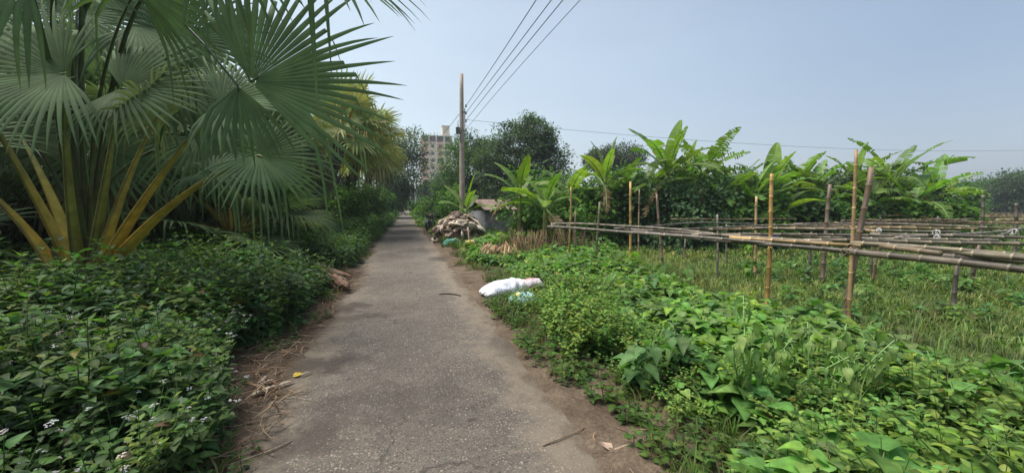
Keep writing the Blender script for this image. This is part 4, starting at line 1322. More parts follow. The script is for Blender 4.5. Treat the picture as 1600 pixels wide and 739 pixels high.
post(1492, 472, 1497, 405, .038, (.12, .1, .08), d=6.2)
post(1070, 395, 1071, 372, .03, (.15, .12, .09), d=11.5)
post(1136, 412, 1135, 350, .026, (.17, .14, .1), d=10.4)
post(1360, 440, 1363, 372, .03, (.14, .12, .09), d=8.6)
post(1530, 400, 1536, 305, .05, (.12, .1, .08), d=11.5)
post(1585, 400, 1588, 318, .05, (.12, .1, .08), d=11)
post(1468, 390, 1466, 338, .04, (.1, .085, .07), d=11.5)
post(1378, 392, 1376, 340, .035, (.1, .085, .07), d=12)
for k in range(34):       # the rest of the grid, farther out
    x = rgT.uniform(9, 30); y = rgT.uniform(4, 19)
    f = x * .269 + y * .963
    if f < 7.5 or x < 4.5 + .35 * y: continue
    m = MB(); b = np.array([x, y, float(gz(x, y)) - .1]); bamboo(m, b, b + np.array([rgT.uniform(-.1, .1), rgT.uniform(-.1, .1), rgT.uniform(1.1, 1.75)]), rgT.uniform(.025, .04), OLD[rgT.integers(4)], rgT, .015, sides=6)
    part(m, 'post')


def rail(pa, pb, r=.032, col=None, dza=0., dzb=0., bend=.008, label=None):
    a = at_z(*pa, TZ + dza); b = at_z(*pb, TZ + dzb)
    m = MB(); bamboo(m, a, b, r * .86, col if col is not None else OLD[rgT.integers(4)], rgT, bend * 1.7)
    part(m, 'cross_pole', label=label)


rail((856, 354), (1205, 380), .034, (.17, .145, .12), 0, -.01, .006)
rail((862, 350), (1120, 366), .03, (.2, .165, .13), .03, .03, .01)
rail((985, 361), (1338, 393), .036, (.13, .11, .095), -.02, -.02, .006)
rail((975, 358), (1300, 379), .03, (.2, .165, .12), .0, .04, .008)
rail((1020, 362), (1345, 396), .036, (.16, .135, .11), -.05, -.04, .006)
rail((1140, 371), (1345, 384), .034, (.4, .27, .12), .03, .03, .004, 'fresh yellowish cross pole')
rail((1325, 393), (1720, 434), .048, (.14, .115, .085), -.02, -.02, .006, 'thick dark cross pole nearest the road')
rail((1378, 384), (1470, 396), .046, (.2, .155, .1), .03, .02, .003, 'short cross pole with its sawn end showing')
rail((1330, 380), (1640, 404), .038, (.2, .165, .11), .02, .02, .006)
rail((1440, 388), (1700, 410), .046, (.17, .145, .1), .02, .02, .006)
rail((1450, 398), (1690, 414), .042, (.13, .11, .085), -.04, -.04, .006)
rail((1080, 368), (1420, 370), .032, (.22, .18, .13), .02, .02, .008)
rail((1160, 366), (1560, 376), .034, (.2, .17, .125), .0, .02, .008)
rail((1255, 376), (1700, 386), .034, (.19, .16, .11), .03, .02, .008)
rail((1400, 372), (1640, 352), .036, (.17, .145, .11), .02, .02, .008)
rail((1360, 366), (1640, 372), .034, (.2, .17, .12), .02, .02, .008)
rail((1040, 358), (1340, 352), .026, (.2, .17, .13), .02, .02, .01)
rail((960, 357), (1180, 349), .024, (.16, .135, .11), .04, .02, .01)
rail((1500, 381), (1580, 362), .03, (.13, .11, .09), .0, .0, .01)
rail((1180, 356), (1500, 362), .028, (.2, .17, .13), .03, .03, .01)
rail((1240, 350), (1560, 356), .03, (.18, .155, .12), .02, .05, .01)
for k in range(34):       # the far field of poles, most of them running across the view
    d = 8.5 + 13 * (k / 34) ** 1.1; px = rgT.uniform(1120, 1580) if d < 12 else rgT.uniform(1360, 1640)
    p = at_d(px, 318, d); Ln = rgT.uniform(3, 6); a = rgT.uniform(-.2, .2) if rgT.uniform() < .8 else rgT.uniform(.6, 1.2)
    dirv = CR * math.cos(a) + np.array([.269, .963, 0]) * math.sin(a)
    q = np.array([p[0], p[1], TZ + rgT.uniform(-.07, .1)])
    m = MB(); bamboo(m, q - dirv * Ln / 2, q + dirv * Ln / 2 + UP * rgT.uniform(-.05, .05), rgT.uniform(.024, .036), OLD[rgT.integers(4)], rgT, .01, sides=6)
    part(m, 'cross_pole')
# cord ties
for (px, py, dz, col, lb, r) in ((1201, 377, 0, (.02, .09, .2), 'blue cord tie', .055), (1212, 371, .05, (.025, .04, .1), 'dark blue cord tie', .055), (1333, 370, .05, (.03, .12, .32), 'blue cord tie', .05), (986, 362, 0, (.05, .06, .1), 'dark cord tie', .05),
                               (888, 351, .03, (.6, .57, .5), 'white cord tie', .05), (862, 352, .02, (.5, .46, .4), 'white cord tie', .055), (1463, 363, .03, (.55, .54, .52), 'white cord tie', .07), (1464, 371, 0, (.55, .54, .52), 'white cord tie', .05),
                               (1374, 360, .03, (.55, .54, .52), 'white cord tie', .05), (1585, 362, .03, (.55, .54, .52), 'white cord tie', .07),                                (1159, 376, -.03, (.5, .42, .28), None, .05), (932, 356, 0, (.1, .075, .05), None, .05), (1033, 364, 0, (.12, .09, .06), None, .055), (1331, 388, 0, (.1, .08, .06), None, .07), (1322, 394, 0, (.2, .16, .1), None, .06), (1270, 382, 0, (.5, .47, .4), None, .05)):
    m = MB(); tie(m, at_z(px, py, TZ + dz), CR, r, col, rgT, 2 if lb else 0)
    part(m, 'rope_tie', M_SACK, lb)

# ================================================================== utility pole and wires
pb = at_d(722, 330, 19.0); pb = np.array([pb[0], pb[1], float(gz(pb[0], pb[1])) - .05])
pole = empty('utility_pole', pb, 'tall weathered concrete utility pole carrying the overhead wires', 'utility pole')
ptop = at_d(721, 116, 19.0); H = ptop[2] - pb[2]
m = MB(); t = np.linspace(0, 1, 9)
m.add(*tube(np.stack([pb[0] + 0 * t + (ptop[0] - pb[0]) * t, pb[1] + (ptop[1] - pb[1]) * t, pb[2] + H * t], 1), np.linspace(.15, .092, 9), 8, np.array([.33, .27, .215]), flat=1.0))
m.build('shaft', M_CONC, pole, origin=pb)


def on_pole(py):
    return at_d(721.3, py, 19.0)


m = MB()
c0 = on_pole(190)
box(m, -.02, .02, -.03, .03, -.62, .62, (.2, .19, .18), org=c0 + np.array([.15, -.05, 0])); box(m, -.16, .02, -.02, .02, -.03, .03, (.2, .19, .18), org=c0 + np.array([.15, -.05, .45])); box(m, -.16, .02, -.02, .02, -.03, .03, (.2, .19, .18), org=c0 + np.array([.15, -.05, -.45]))
m.build('bracket', M_METAL, pole, smooth=False, origin=pb)
att = []
for k, py in enumerate((166, 177, 189, 203)):
    p = on_pole(py) + np.array([.2, -.07, 0]); att.append(p)
    m = MB(); z = np.array([-.07, -.05, -.02, 0, .02, .05, .07]); rr = np.array([.03, .055, .055, .032, .055, .055, .03])
    m.add(*tube(np.stack([p[0] + 0 * z, p[1] + 0 * z, p[2] + z], 1), rr, 10, (.42, .36, .3), ref=(1, 0, 0))); m.build('insulator', M_METAL, pole, origin=pb)
m = MB(); rgW = np.random.default_rng(41)
for k in range(5):
    q = on_pole(rgW.uniform(175, 215)) + np.array([-.14, -.05, 0])
    m.add(*tube(bez(q, q + np.array([-.3 * rgW.uniform(.4, 1), -.1, -.25]), q + np.array([.12, -.1, -rgW.uniform(.3, .7)]), 8), .012, 5, (.03, .03, .03)))
box(m, -.09, .09, -.06, .06, -.16, .16, (.12, .11, .1), org=on_pole(205) + np.array([-.2, -.06, 0]))
m.build('junction_box', M_WIRE, pole, origin=pb)


def wire(a, b, sag, r, label, group, n=28):
    t = np.linspace(0, 1, n)[:, None]
    P = np.asarray(a) * (1 - t) + np.asarray(b) * t - UP * sag * 4 * t * (1 - t)
    m = MB(); m.add(*tube(P, r, 5, (.035, .037, .04)))
    return tag(m.build('overhead_wire', M_WIRE, None, origin=tuple(a)), label, 'wire', group)


LBW = ['topmost of the four overhead wires running from the pole to the upper right', 'second overhead wire from the top on the concrete pole', 'third overhead wire from the top on the concrete pole', 'lowest and most separate of the four overhead wires on the pole']
for k, (px, r) in enumerate(((838, .011), (862, .011), (880, .011), (907, .008))):
    q = at_d(px, 0, 8.6)
    dirv = q - att[k]; e = att[k] + dirv * 3.6
    e[2] = att[k][2] + .2 + dirv[2] * .3
    # aim the sagging wire so that it passes through q
    tq = 1 / 3.6
    need = q[2]
    lin = att[k][2] * (1 - tq) + e[2] * tq
    wire(att[k], e, (lin - need) / (4 * tq * (1 - tq)), r, LBW[k], 'four overhead wires on the concrete pole')
wire(on_pole(186) + np.array([.1, .1, 0]), at_d(1780, 226, 34), 1.0, .008, 'thin single wire crossing the sky above the banana plants', None, 40)
fp = at_d(650, 318, 48)
wire(on_pole(178) + np.array([-.1, .1, 0]), np.array([fp[0], fp[1], 7.6]), .5, .012, 'thin wire leading back from the pole past the building', None)

# white street pole farther on
sp = np.array([fp[0], fp[1], float(gz(fp[0], fp[1]))])
spole = empty('street_pole', sp, 'thin white pole standing far up the road before the building', 'street pole')
m = MB(); m.add(*tube([sp, sp + UP * 3, sp + UP * 4.6], [.14, .12, .1], 8, (.62, .63, .6))); m.build('shaft', M_CONC, spole, origin=sp)
m = MB(); m.add(*tube(bez(sp + UP * 4.5, sp + UP * 5.0 + CR * .2, sp + UP * 4.9 + CR * 1.1, 6), .05, 6, (.5, .5, .5))); m.build('arm', M_METAL, spole, origin=sp)
sp2 = np.array([*XY(642, 58), 0.]); sp2[2] = float(gz(sp2[0], sp2[1]))
s2 = empty('street_pole', sp2, 'pale pole farther away, left of the other white pole', 'street pole')
m = MB(); m.add(*tube([sp2, sp2 + UP * 3, sp2 + UP * 5.2], [.15, .13, .11], 8, (.5, .5, .42))); m.build('shaft', M_CONC, s2, origin=sp2)
m = MB(); box(m, -.6, .6, -.04, .04, -.05, .05, (.3, .3, .28), org=sp2 + UP * 4.9); m.build('crossarm', M_METAL, s2, smooth=False, origin=sp2)

# ================================================================== unfinished tower block
bo = np.array([*XY(684, 165), 0.])
bld = empty('apartment_tower', bo, 'unfinished peach and grey concrete tower block rising behind the trees', 'building')
FH, NF, BW, BD = 3.0, 10, 12.2, 11.0
PE = (.78, .4, .25); GC = (.66, .5, .38); WH = (.8, .63, .48)


def bbox(m, x0, x1, y0, y1, z0, z1, C): box(m, x0, x1, y0, y1, z0, z1, C, org=bo)


for f in range(NF + 1):
    m = MB(); bbox(m, -BW / 2 - .4, BW / 2 + .4, -.5, BD + .4, f * FH - .16, f * FH + .16, WH if f < NF else (.3, .32, .27)); m.build('floor_slab', M_BRICK, bld, smooth=False, origin=bo)
cols = (-6.4, -3.2, -.2, 3.1, 6.2)
for cx in cols:
    m = MB(); bbox(m, cx - .3, cx + .3, -.45, .15, .16, NF * FH - .16, WH); m.build('column', M_BRICK, bld, smooth=False, origin=bo)
for cx in (cols[0], cols[-1]):
    m = MB(); bbox(m, cx - .3, cx + .3, BD - .5, BD + .1, .16, NF * FH - .16, WH); m.build('column', M_BRICK, bld, smooth=False, origin=bo)
rgK = np.random.default_rng(51)
for f in range(NF):
    z0, z1 = f * FH + .163, (f + 1) * FH - .163
    m = MB(); top_ = f >= NF - 1
    cwall = GC if f in (NF - 1, NF - 2) else PE
    for k in range(4):
        a, b = cols[k] + .303, cols[k + 1] - .303; w0, w1 = a + (b - a) * .25, b - (b - a) * .25
        c = np.array(PE if (k % 2 == 0) else GC) * rgK.uniform(.85, 1.1)
        if k in (1,) and not top_: c = np.array(WH)
        if (f + 2 * k) % 5 in (0, 3) and k > 1 or f == NF - 1: bbox(m, a, b, 0, .2, z0, z0 + .5, c); continue
        bbox(m, a, w0, 0, .2, z0, z1, c); bbox(m, w1, b, 0, .2, z0, z1, c); bbox(m, w0, w1, 0, .2, z0, z0 + .9, c); bbox(m, w0, w1, 0, .2, z1 - .55, z1, c)
    for xx in (-BW / 2 + .1, BW / 2 - .3): bbox(m, xx, xx + .2, .2, BD - .5, z0, z1, np.array(PE) * .95)
    bbox(m, -BW / 2 + .4, BW / 2 - .4, BD - .3, BD - .1, z0, z1, PE)
    m.build('wall', M_BRICK, bld, smooth=False, origin=bo)
    for k in range(4):
        a, b = cols[k] + .303, cols[k + 1] - .303; w0, w1 = a + (b - a) * .25, b - (b - a) * .25
        m = MB(); bbox(m, w0 + .004, w1 - .004, .1, .14, z0 + .904, z1 - .554, (.03, .035, .04)); m.build('window', M_METAL, bld, smooth=False, origin=bo)
m = MB(); bbox(m, 2.6, 5.6, 1.5, 5.5, NF * FH + .163, NF * FH + 4.6, WH); bbox(m, 2.4, 5.8, 1.3, 5.7, NF * FH + 4.6, NF * FH + 4.85, GC); m.build('stair_tower', M_BRICK, bld, smooth=False, origin=bo)
for k in range(16):
    m = MB(); x_ = rgK.uniform(-6, 6); q = bo + np.array([x_, rgK.uniform(0, 4), NF * FH + .16]); m.add(*tube([q, q + UP * rgK.uniform(.8, 2.0)], .07, 5, (.25, .2, .16))); m.build('rebar', M_METAL, bld, origin=bo)

# ================================================================== tin shed
shp = np.array([*XY(764, 19.0), 0.]); shp[2] = float(gz(*shp[:2]))
shed = empty('tin_shed', shp, 'small corrugated tin shed with brown sloping roof behind the dry leaf heap', 'shed')
yr = R_(28); Rz = np.array([[math.cos(yr), -math.sin(yr), 0], [math.sin(yr), math.cos(yr), 0], [0, 0, 1.]]) * .98


def corr(m, w, h, C, n=34, amp=.018, tfun=None):
    """corrugated sheet in its own XZ plane with real thickness"""
    u_ = np.linspace(0, w, n * 3); yv = amp * np.sin(u_ / w * n * PI)
    V = [];
    for yy in (0, .006):
        V += [np.stack([u_, yv + yy, 0 * u_], 1), np.stack([u_, yv + yy, 0 * u_ + h], 1)]
    V = np.concatenate(V); k = len(u_); i = np.arange(k - 1)
    Q = np.concatenate([np.stack([i, i + 1, i + k + 1, i + k], 1), np.stack([2 * k + i, 3 * k + i, 3 * k + i + 1, 2 * k + i + 1], 1), np.stack([k + i, k + i + 1, 3 * k + i + 1, 3 * k + i], 1)])
    return V, Q, np.tile(np.asarray(C, float), (len(V), 1))


for (ox, oy, w_, h_, a_, c_) in ((-.8, -.6, 1.9, 1.45, 0, (.24, .21, .185)), (-.8, .9, 1.5, 1.45, -PI / 2, (.12, .13, .145)), (1.1, -.6, 1.5, 1.45, PI / 2, (.22, .19, .17)), (-.8, .9, 1.9, 1.45, 0, (.2, .18, .16))):
    V, Q, C = corr(None, w_, h_, c_); ra = np.array([[math.cos(a_), -math.sin(a_), 0], [math.sin(a_), math.cos(a_), 0], [0, 0, 1.]])
    V = (V @ ra.T + np.array([ox, oy, 0])) @ Rz.T + shp
    m = MB(); m.add(V, Q, None, C); m.build('wall', M_TIN, shed, origin=shp)
for s_ in (-1, 1):
    V, Q, C = corr(None, 2.2, 1.08, (.17, .115, .085)); ra = R_(-62 * s_)
    rx = np.array([[1, 0, 0], [0, math.cos(ra), -math.sin(ra)], [0, math.sin(ra), math.cos(ra)]])
    V = V.copy(); V[:, 2] -= 1.08; V = V @ rx.T + np.array([-.95, .15, 2.0]); V = V @ Rz.T + shp
    m = MB(); m.add(V, Q, None, C); m.build('roof', M_TIN, shed, origin=shp)

# ================================================================== heaps, sacks, stalks
rgH = np.random.default_rng(61)


def strip(mb, P, w, col, rg, curl=.4, n=None):
    """dry leaf sheath or frond piece: a curled strip with thickness"""
    mb.add(*tube(P, np.asarray(w), 6, np.asarray(col), flat=rg.uniform(.15, .4), ref=unit(rg.normal(size=3))))


hp = at_z(718, 378, 0.0); hp[2] = float(gz(hp[0], hp[1]))
heap = empty('dry_leaf_heap', hp, 'large heap of dry brown palm leaf sheaths and stalks below the utility pole', 'heap')
m = MB(); mc = MB()
HC = [(.36, .28, .2), (.46, .37, .28), (.25, .18, .13), (.62, .54, .44), (.15, .11, .085)]
nu, nv = 28, 10
a_ = np.linspace(0, 2 * PI, nu, endpoint=False)
Vc = []
for j in range(nv):
    s_ = j / (nv - 1); rr = math.cos(s_ * PI / 2) ** .7
    Vc.append(np.stack([hp[0] + .95 * rr * np.cos(a_) * (1 + .12 * np.sin(3 * a_)), hp[1] + .95 * rr * np.sin(a_), hp[2] - .05 + .82 * math.sin(s_ * PI / 2) + 0 * a_], 1))
Vc = np.concatenate(Vc); i = np.arange(nv - 1)[:, None] * nu; j = np.arange(nu)[None]
Qc = np.stack([i + j, i + (j + 1) % nu, i + nu + (j + 1) % nu, i + nu + j], -1).reshape(-1, 4)
mc.add(Vc, Qc, None, (.11, .08, .055))
mc.build('heap_core', M_DRY, heap, origin=hp)
for k in range(280):
    a = rgH.uniform(0, 2 * PI); u_ = rgH.uniform(0, 1) ** .8; rr = math.cos(u_ * PI / 2) ** .7 * rgH.uniform(.9, 1.1)
    c = hp + np.array([.98 * rr * math.cos(a), .98 * rr * math.sin(a), (.88 + .14 * math.sin(3 * a + 1)) * math.sin(u_ * PI / 2) + rgH.uniform(-.02, .09)])
    yaw = rgH.uniform(0, PI) if rgH.uniform() < .75 else rgH.normal(.2, .5); d = np.array([math.cos(yaw), math.sin(yaw), rgH.normal(0, .22)])
    # lie along the slope
    nrm = unit(np.array([math.cos(a) * rr, math.sin(a) * rr, .35 + math.sin(u_ * PI / 2)])); d = unit(d - np.dot(d, nrm) * nrm)
    Ln = rgH.uniform(.2, .85); w0 = rgH.uniform(.03, .13)
    P = bez(c - d * Ln / 2 + nrm * rgH.uniform(-.02, .06), c + nrm * rgH.uniform(.02, .16) + rgH.normal(size=3) * .07, c + d * Ln / 2 + nrm * rgH.uniform(-.03, .16), 6)
    strip(m, P, [w0 * .6, w0, w0 * 1.1, w0, w0 * .7, w0 * .3], np.array(HC[rgH.integers(5)]) * rgH.uniform(.75, 1.25), rgH)
for k in range(110):
    q_ = hp + np.array([rgH.normal(.5, .75), rgH.normal(-.75, .4), 0]); q_[2] = float(gz(q_[0], q_[1])) + .03 + rgH.uniform(0, .06)
    if q_[0] < 1.25: continue
    yw = rgH.uniform(0, PI); Ln = rgH.uniform(.12, .5); d = np.array([math.cos(yw), math.sin(yw), 0]); w0 = rgH.uniform(.015, .05)
    strip(m, bez(q_ - d * Ln / 2, q_ + UP * .05, q_ + d * Ln / 2, 6), [w0 * .5, w0, w0, w0, w0 * .7, w0 * .3], np.array(HC[rgH.integers(5)]) * rgH.uniform(.75, 1.2), rgH)
tag(m.build('dry_sheath', M_DRY, heap, origin=hp), kind='stuff')


def sack(loc, size, yaw, col, label, seed, tip=.0, patch=None, name='sack'):
    """stuffed woven bag lying down: bulged pillow with pinched, creased ends"""
    rg = np.random.default_rng(seed); nu, nv = 40, 26
    uu = np.linspace(-1, 1, nu); vv = np.arange(nv) / nv * 2 * PI
    U, Vv = np.meshgrid(uu, vv, indexing='ij')
    prof = np.clip(1 - np.abs(U) ** 4.2, 0, 1) ** .5 * .9 + .1 * (1 - np.abs(U))
    flat = .35 + .65 * np.clip(1 - np.abs(U) ** 5, 0, 1)
    cy = np.sign(np.cos(Vv)) * np.abs(np.cos(Vv)) ** .75; sz = np.sign(np.sin(Vv)) * np.abs(np.sin(Vv)) ** .9
    Yv = cy * (.55 * prof + .45 * (1 - .12 * np.abs(U))); Zv = sz * prof * flat
    wr = (vnoise(U * 6 + 7, Vv * 1.7, seed) - .5) * .2 + (vnoise(U * 15, Vv * 3.5, seed + 1) - .5) * .09 + .06 * np.sin(Vv * 7 + U * 3) * np.abs(U) ** 2
    Yv *= 1 + wr; Zv *= 1 + wr * 1.2
    Zv = np.where(Zv < -.35, -.35 - (Zv + .35) * .1, Zv) + .35
    X_ = U * size[0] / 2 * (1 + .05 * np.sin(Vv * 2)); Y_ = Yv * size[1] / 2; Z_ = Zv * size[2] / 1.35 + tip * np.abs(U) ** 3 * .05
    V = np.stack([X_, Y_, Z_], -1).reshape(-1, 3)
    c, s_ = math.cos(yaw), math.sin(yaw); V = V @ np.array([[c, -s_, 0], [s_, c, 0], [0, 0, 1.]]).T + loc
    i = np.arange(nu - 1)[:, None] * nv; j = np.arange(nv)[None]
    Q = np.stack([i + j, i + (j + 1) % nv, i + nv + (j + 1) % nv, i + nv + j], -1).reshape(-1, 4)
    C = np.tile(np.array(col, float), (len(V), 1))
    if patch:
        for (u0, v0, ru, rv, pc) in patch:
            mk = (((U - u0) / ru) ** 2 + ((np.angle(np.exp(1j * (Vv - v0)))) / rv) ** 2 + (vnoise(U * 9, Vv * 4, seed + 4) - .5) * .9 < 1).ravel(); C[mk] = pc
    ends = np.array([[0, 0, 0]]);
    V = np.concatenate([V, V[:nv].mean(0, keepdims=True), V[-nv:].mean(0, keepdims=True)]); C = np.concatenate([C, C[:1], C[-1:]])
    jj = np.arange(nv); kk = (jj + 1) % nv
    T = np.concatenate([np.stack([kk, jj, np.full(nv, nu * nv)], 1), np.stack([(nu - 1) * nv + jj, (nu - 1) * nv + kk, np.full(nv, nu * nv + 1)], 1)])
    m = MB(); m.add(V, Q, T, C)
    return tag(m.build(name, M_SACK, None, origin=tuple(loc)), label, 'sack')


def gp(px, py, dz=0.0):
    p = at_z(px, py, 0.0); p[2] = max(float(gz(p[0], p[1])), 0.0 if abs(p[0]) < 1.2 else -9) + dz
    return p


sack(gp(792, 459, .03), (1.0, .46, .25), .35, (.72, .73, .8), 'large plump white woven sack lying at the verge', 71)
sack(gp(829, 455, .1), (.5, .3, .16), .3, (.66, .58, .6), 'smaller white sack with pink print behind the pale blue bag', 72, patch=[(0, 1.3, .5, .6, (.62, .3, .33))])
sack(gp(818, 478, .06), (.46, .34, .17), -.2, (.42, .66, .68), 'pale blue plastic bag in front of the white sacks', 73, patch=[(.2, .8, .4, .4, (.7, .74, .74)), (-.5, 1.8, .2, .4, (.7, .6, .2))])
sack(gp(707, 384, .03), (.8, .34, .26), .5, (.09, .3, .25), 'crumpled green plastic sack leaning on the dry leaf heap', 74, patch=[(.5, 1.4, .35, .9, (.65, .58, .4)), (-.3, 1.2, .15, .5, (.5, .65, .6))])
sack(gp(735, 386, .03), (.5, .3, .3), -.1, (.66, .42, .1), 'yellow and white bag under the front of the heap', 75, patch=[(.5, 1.4, .35, .9, (.7, .68, .6)), (-.6, 1.2, .25, .8, (.65, .6, .52))])
q = gp(733, 386)
m = MB(); m.add(*tube(bez(q, q + np.array([.02, .05, .4]), q + np.array([-.01, .18, .78]), 5), [.035, .033, .03, .027, .022], 6, (.4, .3, .2)))
tag(m.build('wooden_stick', M_BAMBOO, None, origin=tuple(q)), 'pale wooden stick standing against the front of the heap', 'stick')

# fan of dry reddish leaves right of the heap
q0 = gp(775, 412)
dl = empty('dry_frond_pile', q0, 'fanned pile of dry reddish brown fronds right of the large heap', 'frond pile')
for k in range(60):
    m = MB(); a = rgH.normal(-1.9, .7); b = q0 + np.array([rgH.normal(.0, .28), rgH.normal(.25, .2), rgH.uniform(.3, .6)]); L_ = rgH.uniform(.35, .85)
    e = b + np.array([math.cos(a) * L_ * .8, math.sin(a) * L_ * .6, 0]); e[2] = float(gz(e[0], e[1])) + .03
    w0 = rgH.uniform(.012, .035)
    strip(m, bez(b, (b + e) / 2 + UP * .12, e, 5), [w0 * .5, w0, w0, w0 * .7, w0 * .2], np.array([(.36, .23, .13), (.3, .18, .1), (.42, .3, .18), (.22, .13, .08)][rgH.integers(4)]) * rgH.uniform(.8, 1.2), rgH)
    m.build('dry_leaflet', M_DRY, dl, origin=q0)

# standing dry reeds left of the trellis
q0 = gp(822, 392); rd = None
for gi, (px, d, n_, lb) in enumerate(((806, 11.6, 34, 'clump of dry brown reeds nearest the frond pile'), (830, 11.2, 40, 'clump of dry brown reeds beside the short banana plant'), (866, 11.6, 34, 'clump of dry brown reeds under the left end of the bamboo frame'), (905, 12.2, 28, 'clump of dry brown reeds behind the short golden post'))):
    q0 = np.array([*XY(px, d), 0.]); q0[2] = float(gz(q0[0], q0[1]))
    m = MB()
    for k in range(n_ * 2):
        b = q0 + np.array([rgH.normal(0, .26), rgH.normal(0, .18), 0]); h = rgH.uniform(.45, 1.0); e = b + np.array([rgH.normal(0, .14), rgH.normal(0, .14), h])
        w0 = rgH.uniform(.006, .012)
        m.add(*tube(bez(b, (b + e) / 2 + np.array([rgH.normal(0, .05), 0, 0]), e, 4), [w0, w0, w0 * .8, w0 * .4], 4, np.array([(.27, .18, .1), (.2, .13, .075), (.33, .23, .13)][rgH.integers(3)]) * rgH.uniform(.7, 1.2)))
    tag(m.build('dry_reeds', M_DRY, None, origin=tuple(q0)), lb, 'reeds', 'dry reeds at the field corner')

# cut palm stalks at the left road edge
q0 = gp(515, 440)
for k in range(24):
    f = k / 24
    a = at_z(487 + rgH.uniform(-12, 14), 410 + rgH.uniform(-6, 22), 0.16 + .16 * (1 - f)); b = at_z(538 + rgH.uniform(-14, 12), 438 + rgH.uniform(-8, 12), 0.07 + .07 * rgH.uniform())
    yel = k == 23
    if yel: a = at_z(491, 431, .16); b = at_z(533, 448, .08)
    a[2] += .06 * rgH.uniform(0, 1.5); w0 = rgH.uniform(.018, .032)
    if yel: w0 = .036
    m = MB(); c = (.5, .36, .05) if yel else np.array([(.24, .15, .1), (.18, .105, .07), (.33, .24, .17), (.3, .17, .11)][rgH.integers(4)]) * rgH.uniform(.8, 1.2)
    m.add(*tube(bez(a, (a + b) / 2 + UP * rgH.uniform(0, .08), b, 6), [w0 * .8, w0, w0, w0, w0 * 1.15, w0 * 1.2], 7, c, flat=.5))
    tag(m.build('palm_stalk', M_DRY, None, origin=tuple(a)), 'yellow cut palm stalk lying on the brown stalk bundle' if yel else 'dry brown palm stalk lying in the bundle at the left road edge', 'palm stalk', 'cut palm stalks at the left road edge')

# dry husks on the near left verge
for k, (pa, pb_, w0, c, lb) in enumerate((((392, 622), (438, 606), .03, (.5, .42, .32), 'longest pale dry husk on the near left verge'), ((398, 612), (430, 596), .02, (.42, .34, .25), 'pale dry husk behind the longest one'),
                                        ((402, 606), (418, 590), .02, (.45, .38, .3), 'short pale husk nearest the weeds'), ((470, 592), (487, 586), .012, (.4, .33, .25), 'small pale husk lying on the asphalt'),
                                        ((430, 611), (460, 600), .02, (.38, .31, .23), 'pale husk lying end to end with the longest one'))):
    a, b = gp(*pa, .03), gp(*pb_, .03)
    m = MB(); m.add(*tube(bez(a, (a + b) / 2 + UP * .03, b, 6), np.array([.3, .9, 1, .9, .7, .2]) * w0, 7, c, flat=.3)); tag(m.build('dry_husk', M_DRY, None, origin=tuple(a)), lb, 'husk', 'pale husks on the near left verge')
for k, (pa, pm, pe, w0, c, lb) in enumerate((((345, 735), (420, 715), (457, 692), .006, (.36, .28, .2), 'long thin curved dry stem at the bottom left'), ((470, 543), (473, 552), (475, 562), .006, (.16, .1, .07), 'short dark twig on the sandy left edge'),
                                           ((686, 462), (705, 460), (720, 464), .02, (.06, .05, .05), 'dark stick lying on the road left of the sacks'), ((848, 700), (880, 690), (915, 670), .006, (.25, .18, .12), 'thin brown twig on the right verge'),
                                           ((960, 705), (985, 698), (1002, 690), .01, (.38, .28, .2), 'pale broken stalk among the near right seedlings'))):
    a, b_, e = gp(*pa, .02), gp(*pm, .035), gp(*pe, .02)
    m = MB(); m.add(*tube(bez(a, b_, e, 7), np.linspace(1, .6, 7) * w0, 5, c)); tag(m.build('twig', M_DRY, None, origin=tuple(a)), lb, 'twig')

# fallen leaves on the right verge
for k, (px, py, L_, c, yw, lb) in enumerate(((875, 588, .11, (.5, .34, .07), -.4, 'yellow fallen leaf on the dark right verge'), (808, 541, .1, (.3, .24, .12), .3, 'dull fallen leaf beside the right road edge'), (834, 533, .08, (.42, .36, .22), 1.2, 'pale fallen leaf by the right road edge'),
                                           (930, 632, .08, (.3, .13, .07), .5, 'reddish dry leaf near the right weeds'), (956, 706, .1, (.36, .27, .2), 1.9, 'curled brown leaf low on the right verge'), (1005, 663, .1, (.3, .22, .08), .2, 'yellow brown leaf under the broad leaved plant'), (458, 592, .09, (.55, .42, .06), .6, 'yellow torn leaf beside the pale husks'))):
    p = gp(px, py, .02); v, q, c_ = leaf('ovate', .36, .5, .1, 0, rgH)
    m = MB(); F = frame((math.cos(yw), math.sin(yw), .15), (.1, -.2, 1)); m.add((v * L_) @ F.T + p, q, None, c_ * np.array(c)); tag(m.build('fallen_leaf', M_DRY, None, origin=tuple(p)), lb, 'fallen leaf')

# ================================================================== parked motorcycle by the heap
mo = gp(673, 361); mo[2] = 0.0; mo = np.array([*XY(672, 23), 0.]); mo[2] = float(gz(mo[0], mo[1])) + .02
bike = empty('motorcycle', mo, 'dark motorcycle parked at the right road edge beyond the heap', 'motorcycle')
ya = R_(70); Rb = np.array([[math.cos(ya), -math.sin(ya), 0], [math.sin(ya), math.cos(ya), 0], [0, 0, 1.]])


def B_(p): return (np.asarray(p, float) @ Rb.T) + mo


